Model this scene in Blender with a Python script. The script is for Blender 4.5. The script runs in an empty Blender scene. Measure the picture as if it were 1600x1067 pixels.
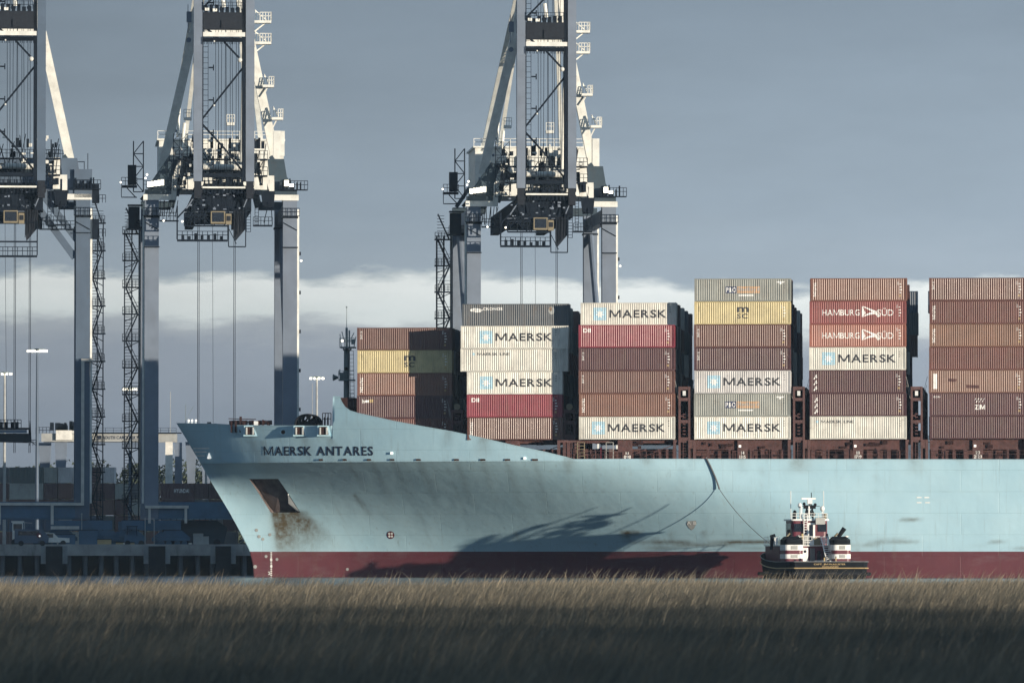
import bpy, bmesh, math, random
import numpy as np
from mathutils import Vector, Matrix
random.seed(7)
R = math.radians
SC = bpy.context.scene
COL = SC.collection

# ---------------------------------------------------------------- camera
F = 9970.0                      # focal length in photo pixels (1600 wide)
HY, CX = 865.0, 800.0           # horizon row, centre column
EYE = 3.0
cam = bpy.data.cameras.new('camera')
cam.sensor_width = 36.0
cam.lens = 36.0 * F / 1600.0
cam.clip_start = 1.0
cam.clip_end = 30000
cam.dof.use_dof = True
cam.dof.focus_distance = 815
cam.dof.aperture_fstop = 2.8
co = bpy.data.objects.new('camera', cam)
co.location = (0, 0, EYE)
co.rotation_euler = (R(90) + math.atan((HY - 533.5) / F), 0, 0)
COL.objects.link(co)
SC.camera = co

# ---------------------------------------------------------------- sky and sun
SUN_EL = 3.4
SUN_DIR = Vector((.764, -.645, math.tan(R(SUN_EL)))).normalized()   # towards the sun
w = bpy.data.worlds.new('World')
SC.world = w
w.use_nodes = True
nt = w.node_tree
nt.nodes.clear()
def N(nt, t, **kw):
    n = nt.nodes.new(t)
    for k, v in kw.items():
        setattr(n, k, v)
    return n
out = N(nt, 'ShaderNodeOutputWorld')
bg = N(nt, 'ShaderNodeBackground')
bg.inputs[1].default_value = 0.076
sky = N(nt, 'ShaderNodeTexSky', sky_type='NISHITA', sun_disc=False)
sky.sun_elevation = R(SUN_EL)
sky.sun_rotation = math.atan2(SUN_DIR.x, SUN_DIR.y)
tc = N(nt, 'ShaderNodeTexCoord')
sep = N(nt, 'ShaderNodeSeparateXYZ')
nt.links.new(tc.outputs['Generated'], sep.inputs[0])
def cloud_noise(scale, detail, rough, sx, sz):
    mp = N(nt, 'ShaderNodeMapping')
    mp.inputs['Scale'].default_value = (sx, sx, sz)
    nt.links.new(tc.outputs['Generated'], mp.inputs[0])
    n = N(nt, 'ShaderNodeTexNoise')
    n.inputs['Scale'].default_value = scale
    n.inputs['Detail'].default_value = detail
    n.inputs['Roughness'].default_value = rough
    nt.links.new(mp.outputs[0], n.inputs[0])
    return n
def M(nt, op, a, b=None, c=None, clamp=False):
    n = N(nt, 'ShaderNodeMath', operation=op, use_clamp=clamp)
    for i, v in enumerate((a, b, c)):
        if v is None: continue
        if isinstance(v, (int, float)): n.inputs[i].default_value = v
        else: nt.links.new(v, n.inputs[i])
    return n.outputs[0]
nA = cloud_noise(1.0, 8, .62, 55, 210)
nB = cloud_noise(1.0, 4, .5, 9, 60)
nC = cloud_noise(1.0, 7, .6, 16, 60)
warp = M(nt, 'ADD', M(nt, 'MULTIPLY', M(nt, 'SUBTRACT', nA.outputs[0], .5), .0085),
         M(nt, 'MULTIPLY', M(nt, 'SUBTRACT', nB.outputs[0], .5), .0065))
tilt = M(nt, 'MULTIPLY', sep.outputs[0], .009)
zz = M(nt, 'DIVIDE', M(nt, 'ADD', M(nt, 'ADD', sep.outputs[2], warp), tilt), .12)
cr = N(nt, 'ShaderNodeValToRGB')
nt.links.new(zz, cr.inputs[0])
stops = [(0.0, (.27, .325, .40)), (.17, (.295, .355, .435)), (.265, (.345, .40, .475)), (.288, (.46, .51, .56)),
         (.304, (.78, .85, .85)), (.352, (.92, .97, .96)), (.358, (.66, .73, .75)), (.366, (.39, .47, .55)), (.45, (.335, .415, .50)),
         (.72, (.25, .32, .40)), (.86, (.215, .285, .365)), (1.0, (.19, .30, .43))]
el = cr.color_ramp.elements
while len(el) < len(stops): el.new(.5)
for e, (p, c) in zip(el, stops):
    e.position = p
    e.color = (*c, 1)
# soft patches in the cloud sheet and a brighter side towards the sun
patch = M(nt, 'MULTIPLY', M(nt, 'ADD', M(nt, 'MULTIPLY', M(nt, 'SUBTRACT', nC.outputs[0], .5), .42),
          M(nt, 'MULTIPLY_ADD', sep.outputs[0], 2.2, 1.0)), 9.3)
mul = N(nt, 'ShaderNodeMix', data_type='RGBA', blend_type='MULTIPLY')
mul.inputs[0].default_value = 1
nt.links.new(cr.outputs[0], mul.inputs[6])
cmb = N(nt, 'ShaderNodeCombineXYZ')
cl = M(nt, 'MINIMUM', patch, 12.5)
cl = M(nt, 'MAXIMUM', cl, 6.5)
cl = M(nt, 'MULTIPLY', cl, M(nt, 'MULTIPLY_ADD', sep.outputs[1], -.10, 1.10))
for i in range(3): nt.links.new(cl, cmb.inputs[i])
nt.links.new(cmb.outputs[0], mul.inputs[7])
mx = N(nt, 'ShaderNodeMix', data_type='RGBA')
mx.inputs[0].default_value = .94
nt.links.new(sky.outputs[0], mx.inputs[6])
nt.links.new(mul.outputs[2], mx.inputs[7])
nt.links.new(mx.outputs[2], bg.inputs[0])
nt.links.new(bg.outputs[0], out.inputs[0])

sl = bpy.data.lights.new('sun', 'SUN')
sl.energy = 4.9
sl.angle = R(.5)
sl.color = (1.0, .87, .70)
so = bpy.data.objects.new('sun', sl)
so.rotation_euler = SUN_DIR.to_track_quat('Z', 'Y').to_euler()
so.location = (300, -300, 200)
COL.objects.link(so)
SC.view_settings.view_transform = 'Standard'
SC.view_settings.look = 'None'
SC.view_settings.exposure = .38
SC.view_settings.gamma = 1
SC.render.engine = 'CYCLES'
SC.cycles.max_bounces = 5
SC.cycles.use_denoising = True

# ---------------------------------------------------------------- frames of reference
AS = R(4.66)                    # the ship lies turned by this much
US = Vector((math.cos(AS), -math.sin(AS), 0))
VS = Vector((math.sin(AS), math.cos(AS), 0))
SO = Vector((23.07, 807, 0))    # ship frame: x aft along the near side, y inboard, z up from the water
AW = R(4.33)
UW = Vector((math.cos(AW), math.sin(AW), 0))
VW = Vector((-math.sin(AW), math.cos(AW), 0))
WO = Vector((-41.1, 900, 4.1))  # wharf frame: x along the quay, y inland, z up from the deck
def frame_pt(px, py, yl, O, U, V):
    k = (px - CX) / F
    xl = (k * (O.y + yl * V.y) - O.x - yl * V.x) / (U.x - k * U.y)
    Y = O.y + yl * V.y + xl * U.y
    return xl, EYE - O.z + (HY - py) * Y / F
def sp(px, py, yl): return frame_pt(px, py, yl, SO, US, VS)
def wp(px, py, yl): return frame_pt(px, py, yl, WO, UW, VW)

# ---------------------------------------------------------------- materials
MAT = {}
def new_mat(name):
    m = bpy.data.materials.new(name)
    m.use_nodes = True
    nt = m.node_tree
    b = nt.nodes['Principled BSDF']
    MAT[name] = m
    return m, nt, b
def L(nt, a, b): nt.links.new(a, b)
def noise(nt, scale, detail=4, rough=.55, mapping=None, coord='Object'):
    tc = N(nt, 'ShaderNodeTexCoord')
    n = N(nt, 'ShaderNodeTexNoise')
    n.inputs['Scale'].default_value = scale
    n.inputs['Detail'].default_value = detail
    n.inputs['Roughness'].default_value = rough
    if mapping:
        mp = N(nt, 'ShaderNodeMapping')
        mp.inputs['Scale'].default_value = mapping
        L(nt, tc.outputs[coord], mp.inputs[0])
        L(nt, mp.outputs[0], n.inputs[0])
    else:
        L(nt, tc.outputs[coord], n.inputs[0])
    return n
def ramp(nt, src, p0, p1, c0=(0, 0, 0), c1=(1, 1, 1)):
    r = N(nt, 'ShaderNodeValToRGB')
    r.color_ramp.elements[0].position = p0
    r.color_ramp.elements[1].position = p1
    r.color_ramp.elements[0].color = (*c0, 1)
    r.color_ramp.elements[1].color = (*c1, 1)
    L(nt, src, r.inputs[0])
    return r
def mixc(nt, fac, a, b, mode='MIX'):
    m = N(nt, 'ShaderNodeMix', data_type='RGBA', blend_type=mode)
    for i, v in ((0, fac), (6, a), (7, b)):
        if isinstance(v, (int, float)): m.inputs[i].default_value = v
        elif isinstance(v, tuple): m.inputs[i].default_value = (*v, 1)
        else: L(nt, v, m.inputs[i])
    return m.outputs[2]
def paint(name, col, rough=.55, metal=0.0, dirt=.35, dirtcol=(.10, .07, .05), scale=.9, vary=.18, emit=0):
    m, nt, b = new_mat(name)
    n1 = noise(nt, scale, 5, .6)
    n2 = noise(nt, scale * 3, 5, .65, (1.0, 1.0, .25))
    dark = tuple(c * (1 - vary) for c in col)
    lite = tuple(min(1, c * (1 + vary)) for c in col)
    c = ramp(nt, n1.outputs[0], .3, .7, dark, lite).outputs[0]
    d = ramp(nt, n2.outputs[0], .56, .8)
    k = M(nt, 'MULTIPLY', d.outputs[0], dirt)
    c = mixc(nt, k, c, dirtcol)
    L(nt, c, b.inputs['Base Color'])
    b.inputs['Roughness'].default_value = rough
    b.inputs['Metallic'].default_value = metal
    if max(col) < .04: b.inputs['Specular IOR Level'].default_value = .15
    if emit:
        b.inputs['Emission Color'].default_value = (*col, 1)
        b.inputs['Emission Strength'].default_value = emit
    return m
# paint whose colour is the object's own colour (containers)
m, nt, b = new_mat('container_paint')
oi = N(nt, 'ShaderNodeObjectInfo')
n1 = noise(nt, .55, 5, .6)
mp = N(nt, 'ShaderNodeMapping'); L(nt, n1.inputs[0].links[0].from_socket, mp.inputs[0])
L(nt, M(nt, 'MULTIPLY', oi.outputs['Random'], 57.0), mp.inputs['Location']); L(nt, mp.outputs[0], n1.inputs[0])
n2 = noise(nt, 2.2, 6, .7, (1.0, 1.0, .18))
mp2 = n2.inputs[0].links[0].from_node
L(nt, M(nt, 'MULTIPLY', oi.outputs['Random'], 91.0), mp2.inputs['Location'])
n3 = noise(nt, 1.2, 6, .75)
mp3 = N(nt, 'ShaderNodeMapping'); L(nt, n3.inputs[0].links[0].from_socket, mp3.inputs[0])
L(nt, M(nt, 'MULTIPLY', oi.outputs['Random'], 33.0), mp3.inputs['Location']); L(nt, mp3.outputs[0], n3.inputs[0])
c = mixc(nt, 1.0, oi.outputs['Color'], ramp(nt, n1.outputs[0], .3, .7, (.82, .82, .82), (1.14, 1.12, 1.1)).outputs[0], 'MULTIPLY')
c = mixc(nt, M(nt, 'MULTIPLY', ramp(nt, n2.outputs[0], .50, .76).outputs[0], .50), c, (.15, .11, .08))
c = mixc(nt, M(nt, 'MULTIPLY', ramp(nt, n3.outputs[0], .61, .72).outputs[0], .6), c, (.12, .05, .03))
L(nt, c, b.inputs['Base Color'])
rg = M(nt, 'MULTIPLY_ADD', oi.outputs['Random'], .16, .38)
rg = M(nt, 'ADD', rg, M(nt, 'MULTIPLY', oi.outputs['Object Index'], -.04))
rg = M(nt, 'ADD', rg, M(nt, 'MULTIPLY', n3.outputs[0], .12))
L(nt, rg, b.inputs['Roughness'])
b.inputs['Specular IOR Level'].default_value = .6
paint('container_frame_dark', (.05, .03, .03))

# hull paint: plating, weld seams and rust carried by the vertex attribute "rust"
def hull_mat(name, col, col2, rustk=1.0):
    m, nt, b = new_mat(name)
    at = N(nt, 'ShaderNodeAttribute', attribute_name='rust')
    n1 = noise(nt, .16, 5, .6)
    n2 = noise(nt, .9, 6, .7, (1.0, 1.0, .12))
    n3 = noise(nt, 1.4, 7, .75)
    c = ramp(nt, n1.outputs[0], .32, .68, col, col2).outputs[0]
    tc = N(nt, 'ShaderNodeTexCoord')
    sx = N(nt, 'ShaderNodeSeparateXYZ'); L(nt, tc.outputs['Object'], sx.inputs[0])
    cb = N(nt, 'ShaderNodeCombineXYZ'); L(nt, sx.outputs[0], cb.inputs[0]); L(nt, sx.outputs[2], cb.inputs[1])
    br = N(nt, 'ShaderNodeTexBrick')
    L(nt, cb.outputs[0], br.inputs[0])
    br.inputs['Scale'].default_value = 1
    br.inputs['Brick Width'].default_value = 9.6
    br.inputs['Row Height'].default_value = 2.7
    br.inputs['Mortar Size'].default_value = .05
    br.inputs['Mortar Smooth'].default_value = .6
    br.inputs['Color1'].default_value = (1, 1, 1, 1)
    br.inputs['Color2'].default_value = (.985, .985, .985, 1)
    br.inputs['Mortar'].default_value = (.88, .89, .88, 1)
    c = mixc(nt, .85, c, br.outputs[0], 'MULTIPLY')
    st = M(nt, 'MULTIPLY', ramp(nt, n2.outputs[0], .56, .86).outputs[0], .30)
    c = mixc(nt, st, c, (.17, .15, .10))
    n6 = noise(nt, 2.4, 4, .6, (1.0, 1.0, .045))
    c = mixc(nt, M(nt, 'MULTIPLY', ramp(nt, n6.outputs[0], .60, .80).outputs[0], .38), c, (.13, .12, .09))
    n7 = noise(nt, .5, 6, .7, (.35, .35, 1.0))
    c = mixc(nt, M(nt, 'MULTIPLY', ramp(nt, n7.outputs[0], .52, .75).outputs[0], .10), c, (.42, .47, .46))
    rk = M(nt, 'MULTIPLY', at.outputs['Fac'], M(nt, 'MULTIPLY_ADD', n3.outputs[0], 1.3, .0), clamp=True)
    c = mixc(nt, M(nt, 'MULTIPLY', rk, rustk, clamp=True), c, (.10, .082, .048))
    L(nt, c, b.inputs['Base Color'])
    b.inputs['Roughness'].default_value = .48
    n4 = noise(nt, .22, 3, .5)
    n5 = noise(nt, 1.1, 2, .5, (1, 1, .5))
    h = M(nt, 'ADD', M(nt, 'MULTIPLY', n4.outputs[0], .18), M(nt, 'MULTIPLY', n5.outputs[0], .018))
    h = M(nt, 'ADD', h, M(nt, 'MULTIPLY', br.outputs['Fac'], -.02))
    bp = N(nt, 'ShaderNodeBump')
    bp.inputs['Strength'].default_value = .55
    bp.inputs['Distance'].default_value = 1.0
    L(nt, h, bp.inputs['Height'])
    L(nt, bp.outputs[0], b.inputs['Normal'])
    return m
hull_mat('hull_blue', (.36, .56, .655), (.42, .62, .705))
hull_mat('hull_red', (.11, .032, .042), (.145, .042, .052), .5)
paint('hull_deck', (.12, .045, .035), .8)
paint('letter_navy', (.012, .02, .045), .6, dirt=.1)
paint('letter_white', (.80, .80, .77), .6, dirt=.15)
paint('letter_black', (.03, .035, .045), .6, dirt=0)
paint('star_blue', (.36, .58, .70), .6, dirt=.1)
paint('letter_gold', (.42, .31, .15), .6, dirt=.05)
paint('orange_panel', (.50, .32, .19), .6, dirt=.1)
paint('navy_panel', (.02, .035, .10), .6, dirt=.1)
paint('red_brown', (.085, .038, .036), .75, dirt=.6, scale=1.6, vary=.35)
paint('red_brown_dark', (.035, .018, .018), .8, dirt=.5, scale=1.6)
paint('lashing_brown', (.10, .05, .047), .7, dirt=.5, scale=1.3, vary=.3)
paint('rust_dark', (.035, .018, .015), .85, vary=.4)
paint('pocket_rust', (.12, .095, .09), .85, vary=.4, dirt=.7, dirtcol=(.06, .035, .02))
paint('pale_grey', (.33, .34, .33), .6)
paint('mast_grey', (.16, .20, .21), .6)
paint('crane_steel', (.145, .18, .235), .5, dirt=.3, scale=.35, vary=.14, dirtcol=(.10, .09, .08))
paint('pipe_cream', (.50, .49, .45), .6, dirt=.3)
paint('crane_steel_dark', (.07, .105, .155), .55, dirt=.3, scale=.35, vary=.12)
paint('crane_blue', (.038, .105, .18), .5, dirt=.2, scale=.5)
paint('crane_teal', (.022, .045, .065), .55, dirt=.3)
paint('crane_dark', (.007, .012, .021), .85, dirt=.2, dirtcol=(.02, .02, .025))
paint('crane_white', (.68, .69, .65), .5, dirt=.4, scale=.7, dirtcol=(.28, .24, .19))
paint('crane_machine', (.02, .024, .032), .85, dirtcol=(.045, .035, .03), dirt=.5, scale=2)
paint('cab_yellow', (.20, .17, .11), .6, dirt=.2)
paint('lamp_white', (.85, .84, .78), .4, dirt=0, emit=.55)
paint('lamp_lit', (1.0, .93, .75), .4, dirt=0, emit=3.0)
paint('white_paint', (.74, .75, .73), .45, dirt=.2, scale=1.5)
paint('tug_maroon', (.11, .016, .03), .45, dirt=.15)
paint('tug_black', (.007, .009, .012), .8, dirt=.3, dirtcol=(.02, .02, .02))
paint('tug_grey', (.14, .15, .16), .6)
paint('rope_grey', (.11, .115, .12), .9)
paint('concrete', (.30, .30, .29), .9, dirt=.7, scale=.4, vary=.3, dirtcol=(.06, .06, .055))
paint('concrete_pale', (.26, .28, .285), .9, dirt=.4, scale=.6, vary=.2, dirtcol=(.08, .08, .07))
paint('pile_dark', (.10, .11, .12), .9, dirt=.6)
paint('rubber_dark', (.018, .02, .024), .85, dirt=.3)
paint('asphalt', (.05, .05, .052), .9)
paint('yard_white', (.66, .65, .60), .6, dirt=.3)
paint('bark', (.045, .035, .025), .9)
m, nt, b = new_mat('leaf_dark')
n1 = noise(nt, .35, 3, .6)
L(nt, ramp(nt, n1.outputs[0], .3, .7, (.022, .033, .022), (.055, .07, .035)).outputs[0], b.inputs['Base Color'])
b.inputs['Roughness'].default_value = .8
m, nt, b = new_mat('glass_dark')
b.inputs['Base Color'].default_value = (.01, .015, .025, 1)
b.inputs['Roughness'].default_value = .12
n1 = noise(nt, 1.5, 2, .5)
L(nt, ramp(nt, n1.outputs[0], .3, .7, (.006, .01, .018), (.015, .02, .03)).outputs[0], b.inputs['Base Color'])
# water
m, nt, b = new_mat('river_water')
b.inputs['Roughness'].default_value = .18
n1 = noise(nt, .6, 4, .6, (1, .35, 1))
L(nt, ramp(nt, n1.outputs[0], .3, .7, (.035, .045, .05), (.055, .062, .066)).outputs[0], b.inputs['Base Color'])
bp = N(nt, 'ShaderNodeBump'); bp.inputs['Distance'].default_value = .25; bp.inputs['Strength'].default_value = .8
L(nt, n1.outputs[0], bp.inputs['Height']); L(nt, bp.outputs[0], b.inputs['Normal'])
m, nt, b = new_mat('marsh_mud')
n1 = noise(nt, .5, 4, .6)
L(nt, ramp(nt, n1.outputs[0], .3, .7, (.03, .028, .02), (.06, .055, .04)).outputs[0], b.inputs['Base Color'])
b.inputs['Roughness'].default_value = .9
# grass: colour varies from clump to clump (attribute "tone")
m, nt, b = new_mat('marsh_grass')
at = N(nt, 'ShaderNodeAttribute', attribute_name='tone')
cr = N(nt, 'ShaderNodeValToRGB')
L(nt, at.outputs['Fac'], cr.inputs[0])
for i, (p, c) in enumerate([(0, (.055, .065, .058)), (.35, (.09, .095, .08)), (.7, (.185, .158, .115)), (1, (.35, .30, .215))]):
    e = cr.color_ramp.elements[i] if i < 2 else cr.color_ramp.elements.new(p)
    e.position = p; e.color = (*c, 1)
L(nt, cr.outputs[0], b.inputs['Base Color'])
b.inputs['Roughness'].default_value = .7
tr = N(nt, 'ShaderNodeBsdfTranslucent'); L(nt, cr.outputs[0], tr.inputs[0])
ms = N(nt, 'ShaderNodeMixShader'); ms.inputs[0].default_value = .25
L(nt, b.outputs[0], ms.inputs[1]); L(nt, tr.outputs[0], ms.inputs[2])
L(nt, ms.outputs[0], nt.nodes['Material Output'].inputs[0])

# ---------------------------------------------------------------- mesh helpers
class MB:
    """collects boxes, beams and tubes, then links them as one mesh object"""
    def __init__(s): s.v = []; s.f = []; s.mi = []
    def add(s, vs, fs, mi=0):
        o = len(s.v); s.v += [tuple(p) for p in vs]
        for f in fs: s.f.append(tuple(i + o for i in f)); s.mi.append(mi)
        return s
    def box(s, x0, x1, y0, y1, z0, z1, mi=0):
        return s.add([(x0, y0, z0), (x1, y0, z0), (x1, y1, z0), (x0, y1, z0), (x0, y0, z1), (x1, y0, z1), (x1, y1, z1), (x0, y1, z1)],
                     [(0, 3, 2, 1), (4, 5, 6, 7), (0, 1, 5, 4), (1, 2, 6, 5), (2, 3, 7, 6), (3, 0, 4, 7)], mi)
    def beam(s, p, q, w, h=None, mi=0, up=None):
        p, q = Vector(p), Vector(q); h = h or w
        d = (q - p)
        if d.length < 1e-6: return s
        d.normalize()
        u = Vector(up) if up else (Vector((0, 1, 0)) if abs(d.y) < .9 else Vector((1, 0, 0)))
        a = d.cross(u).normalized(); b = a.cross(d).normalized()
        vs = [c + a * (sa * w / 2) + b * (sb * h / 2) for c in (p, q) for sa, sb in ((-1, -1), (1, -1), (1, 1), (-1, 1))]
        return s.add(vs, [(0, 1, 2, 3), (7, 6, 5, 4), (0, 4, 5, 1), (1, 5, 6, 2), (2, 6, 7, 3), (3, 7, 4, 0)], mi)
    def tube(s, p, q, r, n=10, r2=None, mi=0, caps=True):
        p, q = Vector(p), Vector(q); r2 = r if r2 is None else r2
        d = (q - p).normalized()
        u = Vector((0, 0, 1)) if abs(d.z) < .9 else Vector((1, 0, 0))
        a = d.cross(u).normalized(); b = a.cross(d).normalized()
        vs = []
        for c, rr in ((p, r), (q, r2)):
            for i in range(n):
                t = 2 * math.pi * i / n
                vs.append(c + a * (rr * math.cos(t)) + b * (rr * math.sin(t)))
        fs = [(i, (i + 1) % n, n + (i + 1) % n, n + i) for i in range(n)]
        if caps: fs += [tuple(range(n - 1, -1, -1)), tuple(range(n, 2 * n))]
        return s.add(vs, fs, mi)
    def path(s, pts, r, n=5, mi=0):
        for a, b in zip(pts[:-1], pts[1:]): s.tube(a, b, r, n, mi=mi)
        return s
    def prism(s, pts, y0, y1, mi=0):
        """outline in x,z extruded along y"""
        n = len(pts)
        vs = [(x, y0, z) for x, z in pts] + [(x, y1, z) for x, z in pts]
        fs = [tuple(range(n)), tuple(range(2 * n - 1, n - 1, -1))] + [(i, i + n, (i + 1) % n + n, (i + 1) % n) for i in range(n)]
        return s.add(vs, fs, mi)
    def rail(s, p, q, h=1.1, step=1.5, t=.05, mi=0):
        p, q = Vector(p), Vector(q); d = q - p
        k = max(1, int(round(d.length / step)))
        for i in range(k + 1):
            a = p + d * (i / k); s.beam(a, a + Vector((0, 0, h)), t, mi=mi)
        for z in (h, h * .55): s.beam(p + Vector((0, 0, z)), q + Vector((0, 0, z)), t, mi=mi)
        return s
    def ladder(s, p, q, wdt=.5, step=.35, t=.05, mi=0, side=(1, 0, 0)):
        p, q, sd = Vector(p), Vector(q), Vector(side) * wdt / 2
        for k in (-1, 1): s.beam(p + sd * k, q + sd * k, t, mi=mi)
        n = max(1, int((q - p).length / step))
        for i in range(n + 1):
            a = p + (q - p) * (i / n); s.beam(a - sd, a + sd, t * .8, mi=mi)
        return s
    def ball(s, c, r, n=10, m=6, mi=0, sz=1):
        vs = []; c = Vector(c)
        for j in range(m + 1):
            ph = math.pi * j / m
            for i in range(n):
                t = 2 * math.pi * i / n
                vs.append(c + Vector((r * math.sin(ph) * math.cos(t), r * math.sin(ph) * math.sin(t), r * sz * math.cos(ph))))
        fs = [(j * n + i, (j + 1) * n + i, (j + 1) * n + (i + 1) % n, j * n + (i + 1) % n) for j in range(m) for i in range(n)]
        return s.add(vs, fs, mi)
    def cut(s):
        s.cuts = getattr(s, 'cuts', []) + [(len(s.v), len(s.f))]; return s
    def mesh(s, name, mats):
        me = bpy.data.meshes.new(name)
        me.from_pydata(s.v, [], s.f)
        for mt in (mats if isinstance(mats, (list, tuple)) else [mats]): me.materials.append(MAT[mt])
        if any(s.mi): me.polygons.foreach_set('material_index', s.mi)
        me.validate(); me.update()
        return me
    def build(s, name, mats, parent=None, loc=None, rotz=0, smooth=False, bevel=0):
        if getattr(s, 'cuts', None):     # several pieces: one object each
            first = None; bounds = [(0, 0)] + s.cuts + [(len(s.v), len(s.f))]
            for (v0, f0), (v1, f1) in zip(bounds[:-1], bounds[1:]):
                if f1 <= f0: continue
                q = MB(); q.v = s.v[v0:v1]; q.f = [tuple(i - v0 for i in f) for f in s.f[f0:f1]]; q.mi = s.mi[f0:f1]
                o = q.build(name, mats, parent, loc, rotz); first = first or o
            return first
        me = s.mesh(name, mats)
        if smooth: me.polygons.foreach_set('use_smooth', [True] * len(me.polygons))
        return link(name, me, parent, loc, rotz)
def link(name, me, parent=None, loc=None, rotz=0):
    o = bpy.data.objects.new(name, me); COL.objects.link(o)
    if parent is not None: o.parent = parent
    if loc is not None: o.location = loc
    if rotz: o.rotation_euler = (0, 0, rotz)
    return o
def tag(o, label=None, cat=None, group=None, kind=None):
    for k, v in (('label', label), ('category', cat), ('group', group), ('kind', kind)):
        if v: o[k] = v
    return o
def thing(name, label, cat, loc=(0, 0, 0), rotz=0, group=None):
    return tag(link(name, None, None, loc, rotz), label, cat, group)
def copy_tree(o, parent=None):
    c = o.copy(); COL.objects.link(c)
    if parent: c.parent = parent
    for ch in list(o.children): copy_tree(ch, c)
    return c
def ship_world(x, y, z): return SO + US * x + VS * y + Vector((0, 0, z))
def wharf_world(x, y, z): return WO + UW * x + VW * y + Vector((0, 0, z))

_tx = {}
def glyph(ch, bold):
    key = (ch, bold)
    if key in _tx: return _tx[key]
    if ch == 'M':       # drawn as one outline so that heavy weights stay clean
        t = .075 + bold * 1.5; W_ = .84; h = .72; s = t * 1.12
        pts = [(0, 0), (t, 0), (t, h - s * 1.55), (W_ / 2 - s * .42, .05), (W_ / 2 + s * .42, .05), (W_ - t, h - s * 1.55), (W_ - t, 0), (W_, 0), (W_, h), (W_ - t * 1.15, h), (W_ / 2, .05 + s * 1.15), (t * 1.15, h), (0, h)]
        r = (pts, [(0, 1, 2, 12), (2, 11, 12), (2, 3, 10, 11), (3, 4, 10), (4, 5, 9, 10), (5, 8, 9), (5, 6, 7, 8)])
    else:
        cu = bpy.data.curves.new('letters', 'FONT')
        cu.body = ch; cu.size = 1; cu.offset = min(bold, .026); cu.resolution_u = 3
        ob = bpy.data.objects.new('letters', cu); COL.objects.link(ob)
        bpy.context.view_layer.update()
        me = bpy.data.meshes.new_from_object(ob.evaluated_get(bpy.context.evaluated_depsgraph_get()))
        r = ([v.co[:2] for v in me.vertices], [tuple(p.vertices) for p in me.polygons])
        COL.objects.unlink(ob); bpy.data.objects.remove(ob); bpy.data.meshes.remove(me); bpy.data.curves.remove(cu)
    _tx[key] = r
    return r
def text_geo(s, h, wd=None, bold=0.0):
    """vertices (x, z) and faces of flat lettering, left edge at 0, centred on z; h = cap height, wd = full width"""
    vs, fs, pen = [], [], 0.0
    for ch in s:
        if ch == ' ': pen += .32; continue
        v, f = glyph(ch, bold)
        if not v: pen += .3; continue
        a0 = min(p[0] for p in v); a1 = max(p[0] for p in v); o = len(vs)
        vs += [(p[0] - a0 + pen, p[1]) for p in v]; fs += [tuple(i + o for i in q) for q in f]
        pen += a1 - a0 + .09
    x0 = min(v[0] for v in vs); x1 = max(v[0] for v in vs); z0 = min(v[1] for v in vs); z1 = max(v[1] for v in vs)
    kz = h / (z1 - z0); kx = (wd / (x1 - x0)) if wd else kz
    return [((x - x0) * kx, (z - (z0 + z1) / 2) * kz) for x, z in vs], fs
def flat_text(name, s, x, z, y, h, mat, parent, wd=None, bold=.0, centre=True, vertical=False, depth=.004):
    vs, fs = text_geo(s, h, wd, bold)
    W = max(v[0] for v in vs)
    if centre: vs = [(a - W / 2, b) for a, b in vs]
    if vertical: vs = [(b, -a) for a, b in vs]
    mb = MB(); mb.add([(x + a, y, z + b) for a, b in vs], fs)
    return mb.build(name, mat, parent)
# ---------------------------------------------------------------- ground, river, marsh
mb = MB(); mb.add([(-9000, -400, 0), (9000, -400, 0), (9000, 20000, 0), (-9000, 20000, 0)], [(0, 1, 2, 3)])
tag(mb.build('river_water', 'river_water'), kind='structure')
def sheet(name, mat, pts, z, zb):
    n = len(pts); mb = MB()
    mb.add([(x, y, z) for x, y in pts] + [(x, y, zb) for x, y in pts],
           [tuple(range(n))] + [(i, i + n, (i + 1) % n + n, (i + 1) % n) for i in range(n)])
    return tag(mb.build(name, mat), kind='structure')
sheet('marsh_ground', 'marsh_mud', [(-700, -300), (700, -300), (700, 405), (400, 408), (60, 403), (0, 409), (-50, 404), (-400, 409), (-700, 405)], .22, -1)
c1 = [wharf_world(x, y, 0) for x, y in ((-900, 24), (900, 24), (900, 9000), (-900, 9000))]
sheet('terminal_ground', 'asphalt', [(p.x * (1 + (p.y > 5000) * 6), p.y) for p in c1], 4.08, -1)

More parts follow.
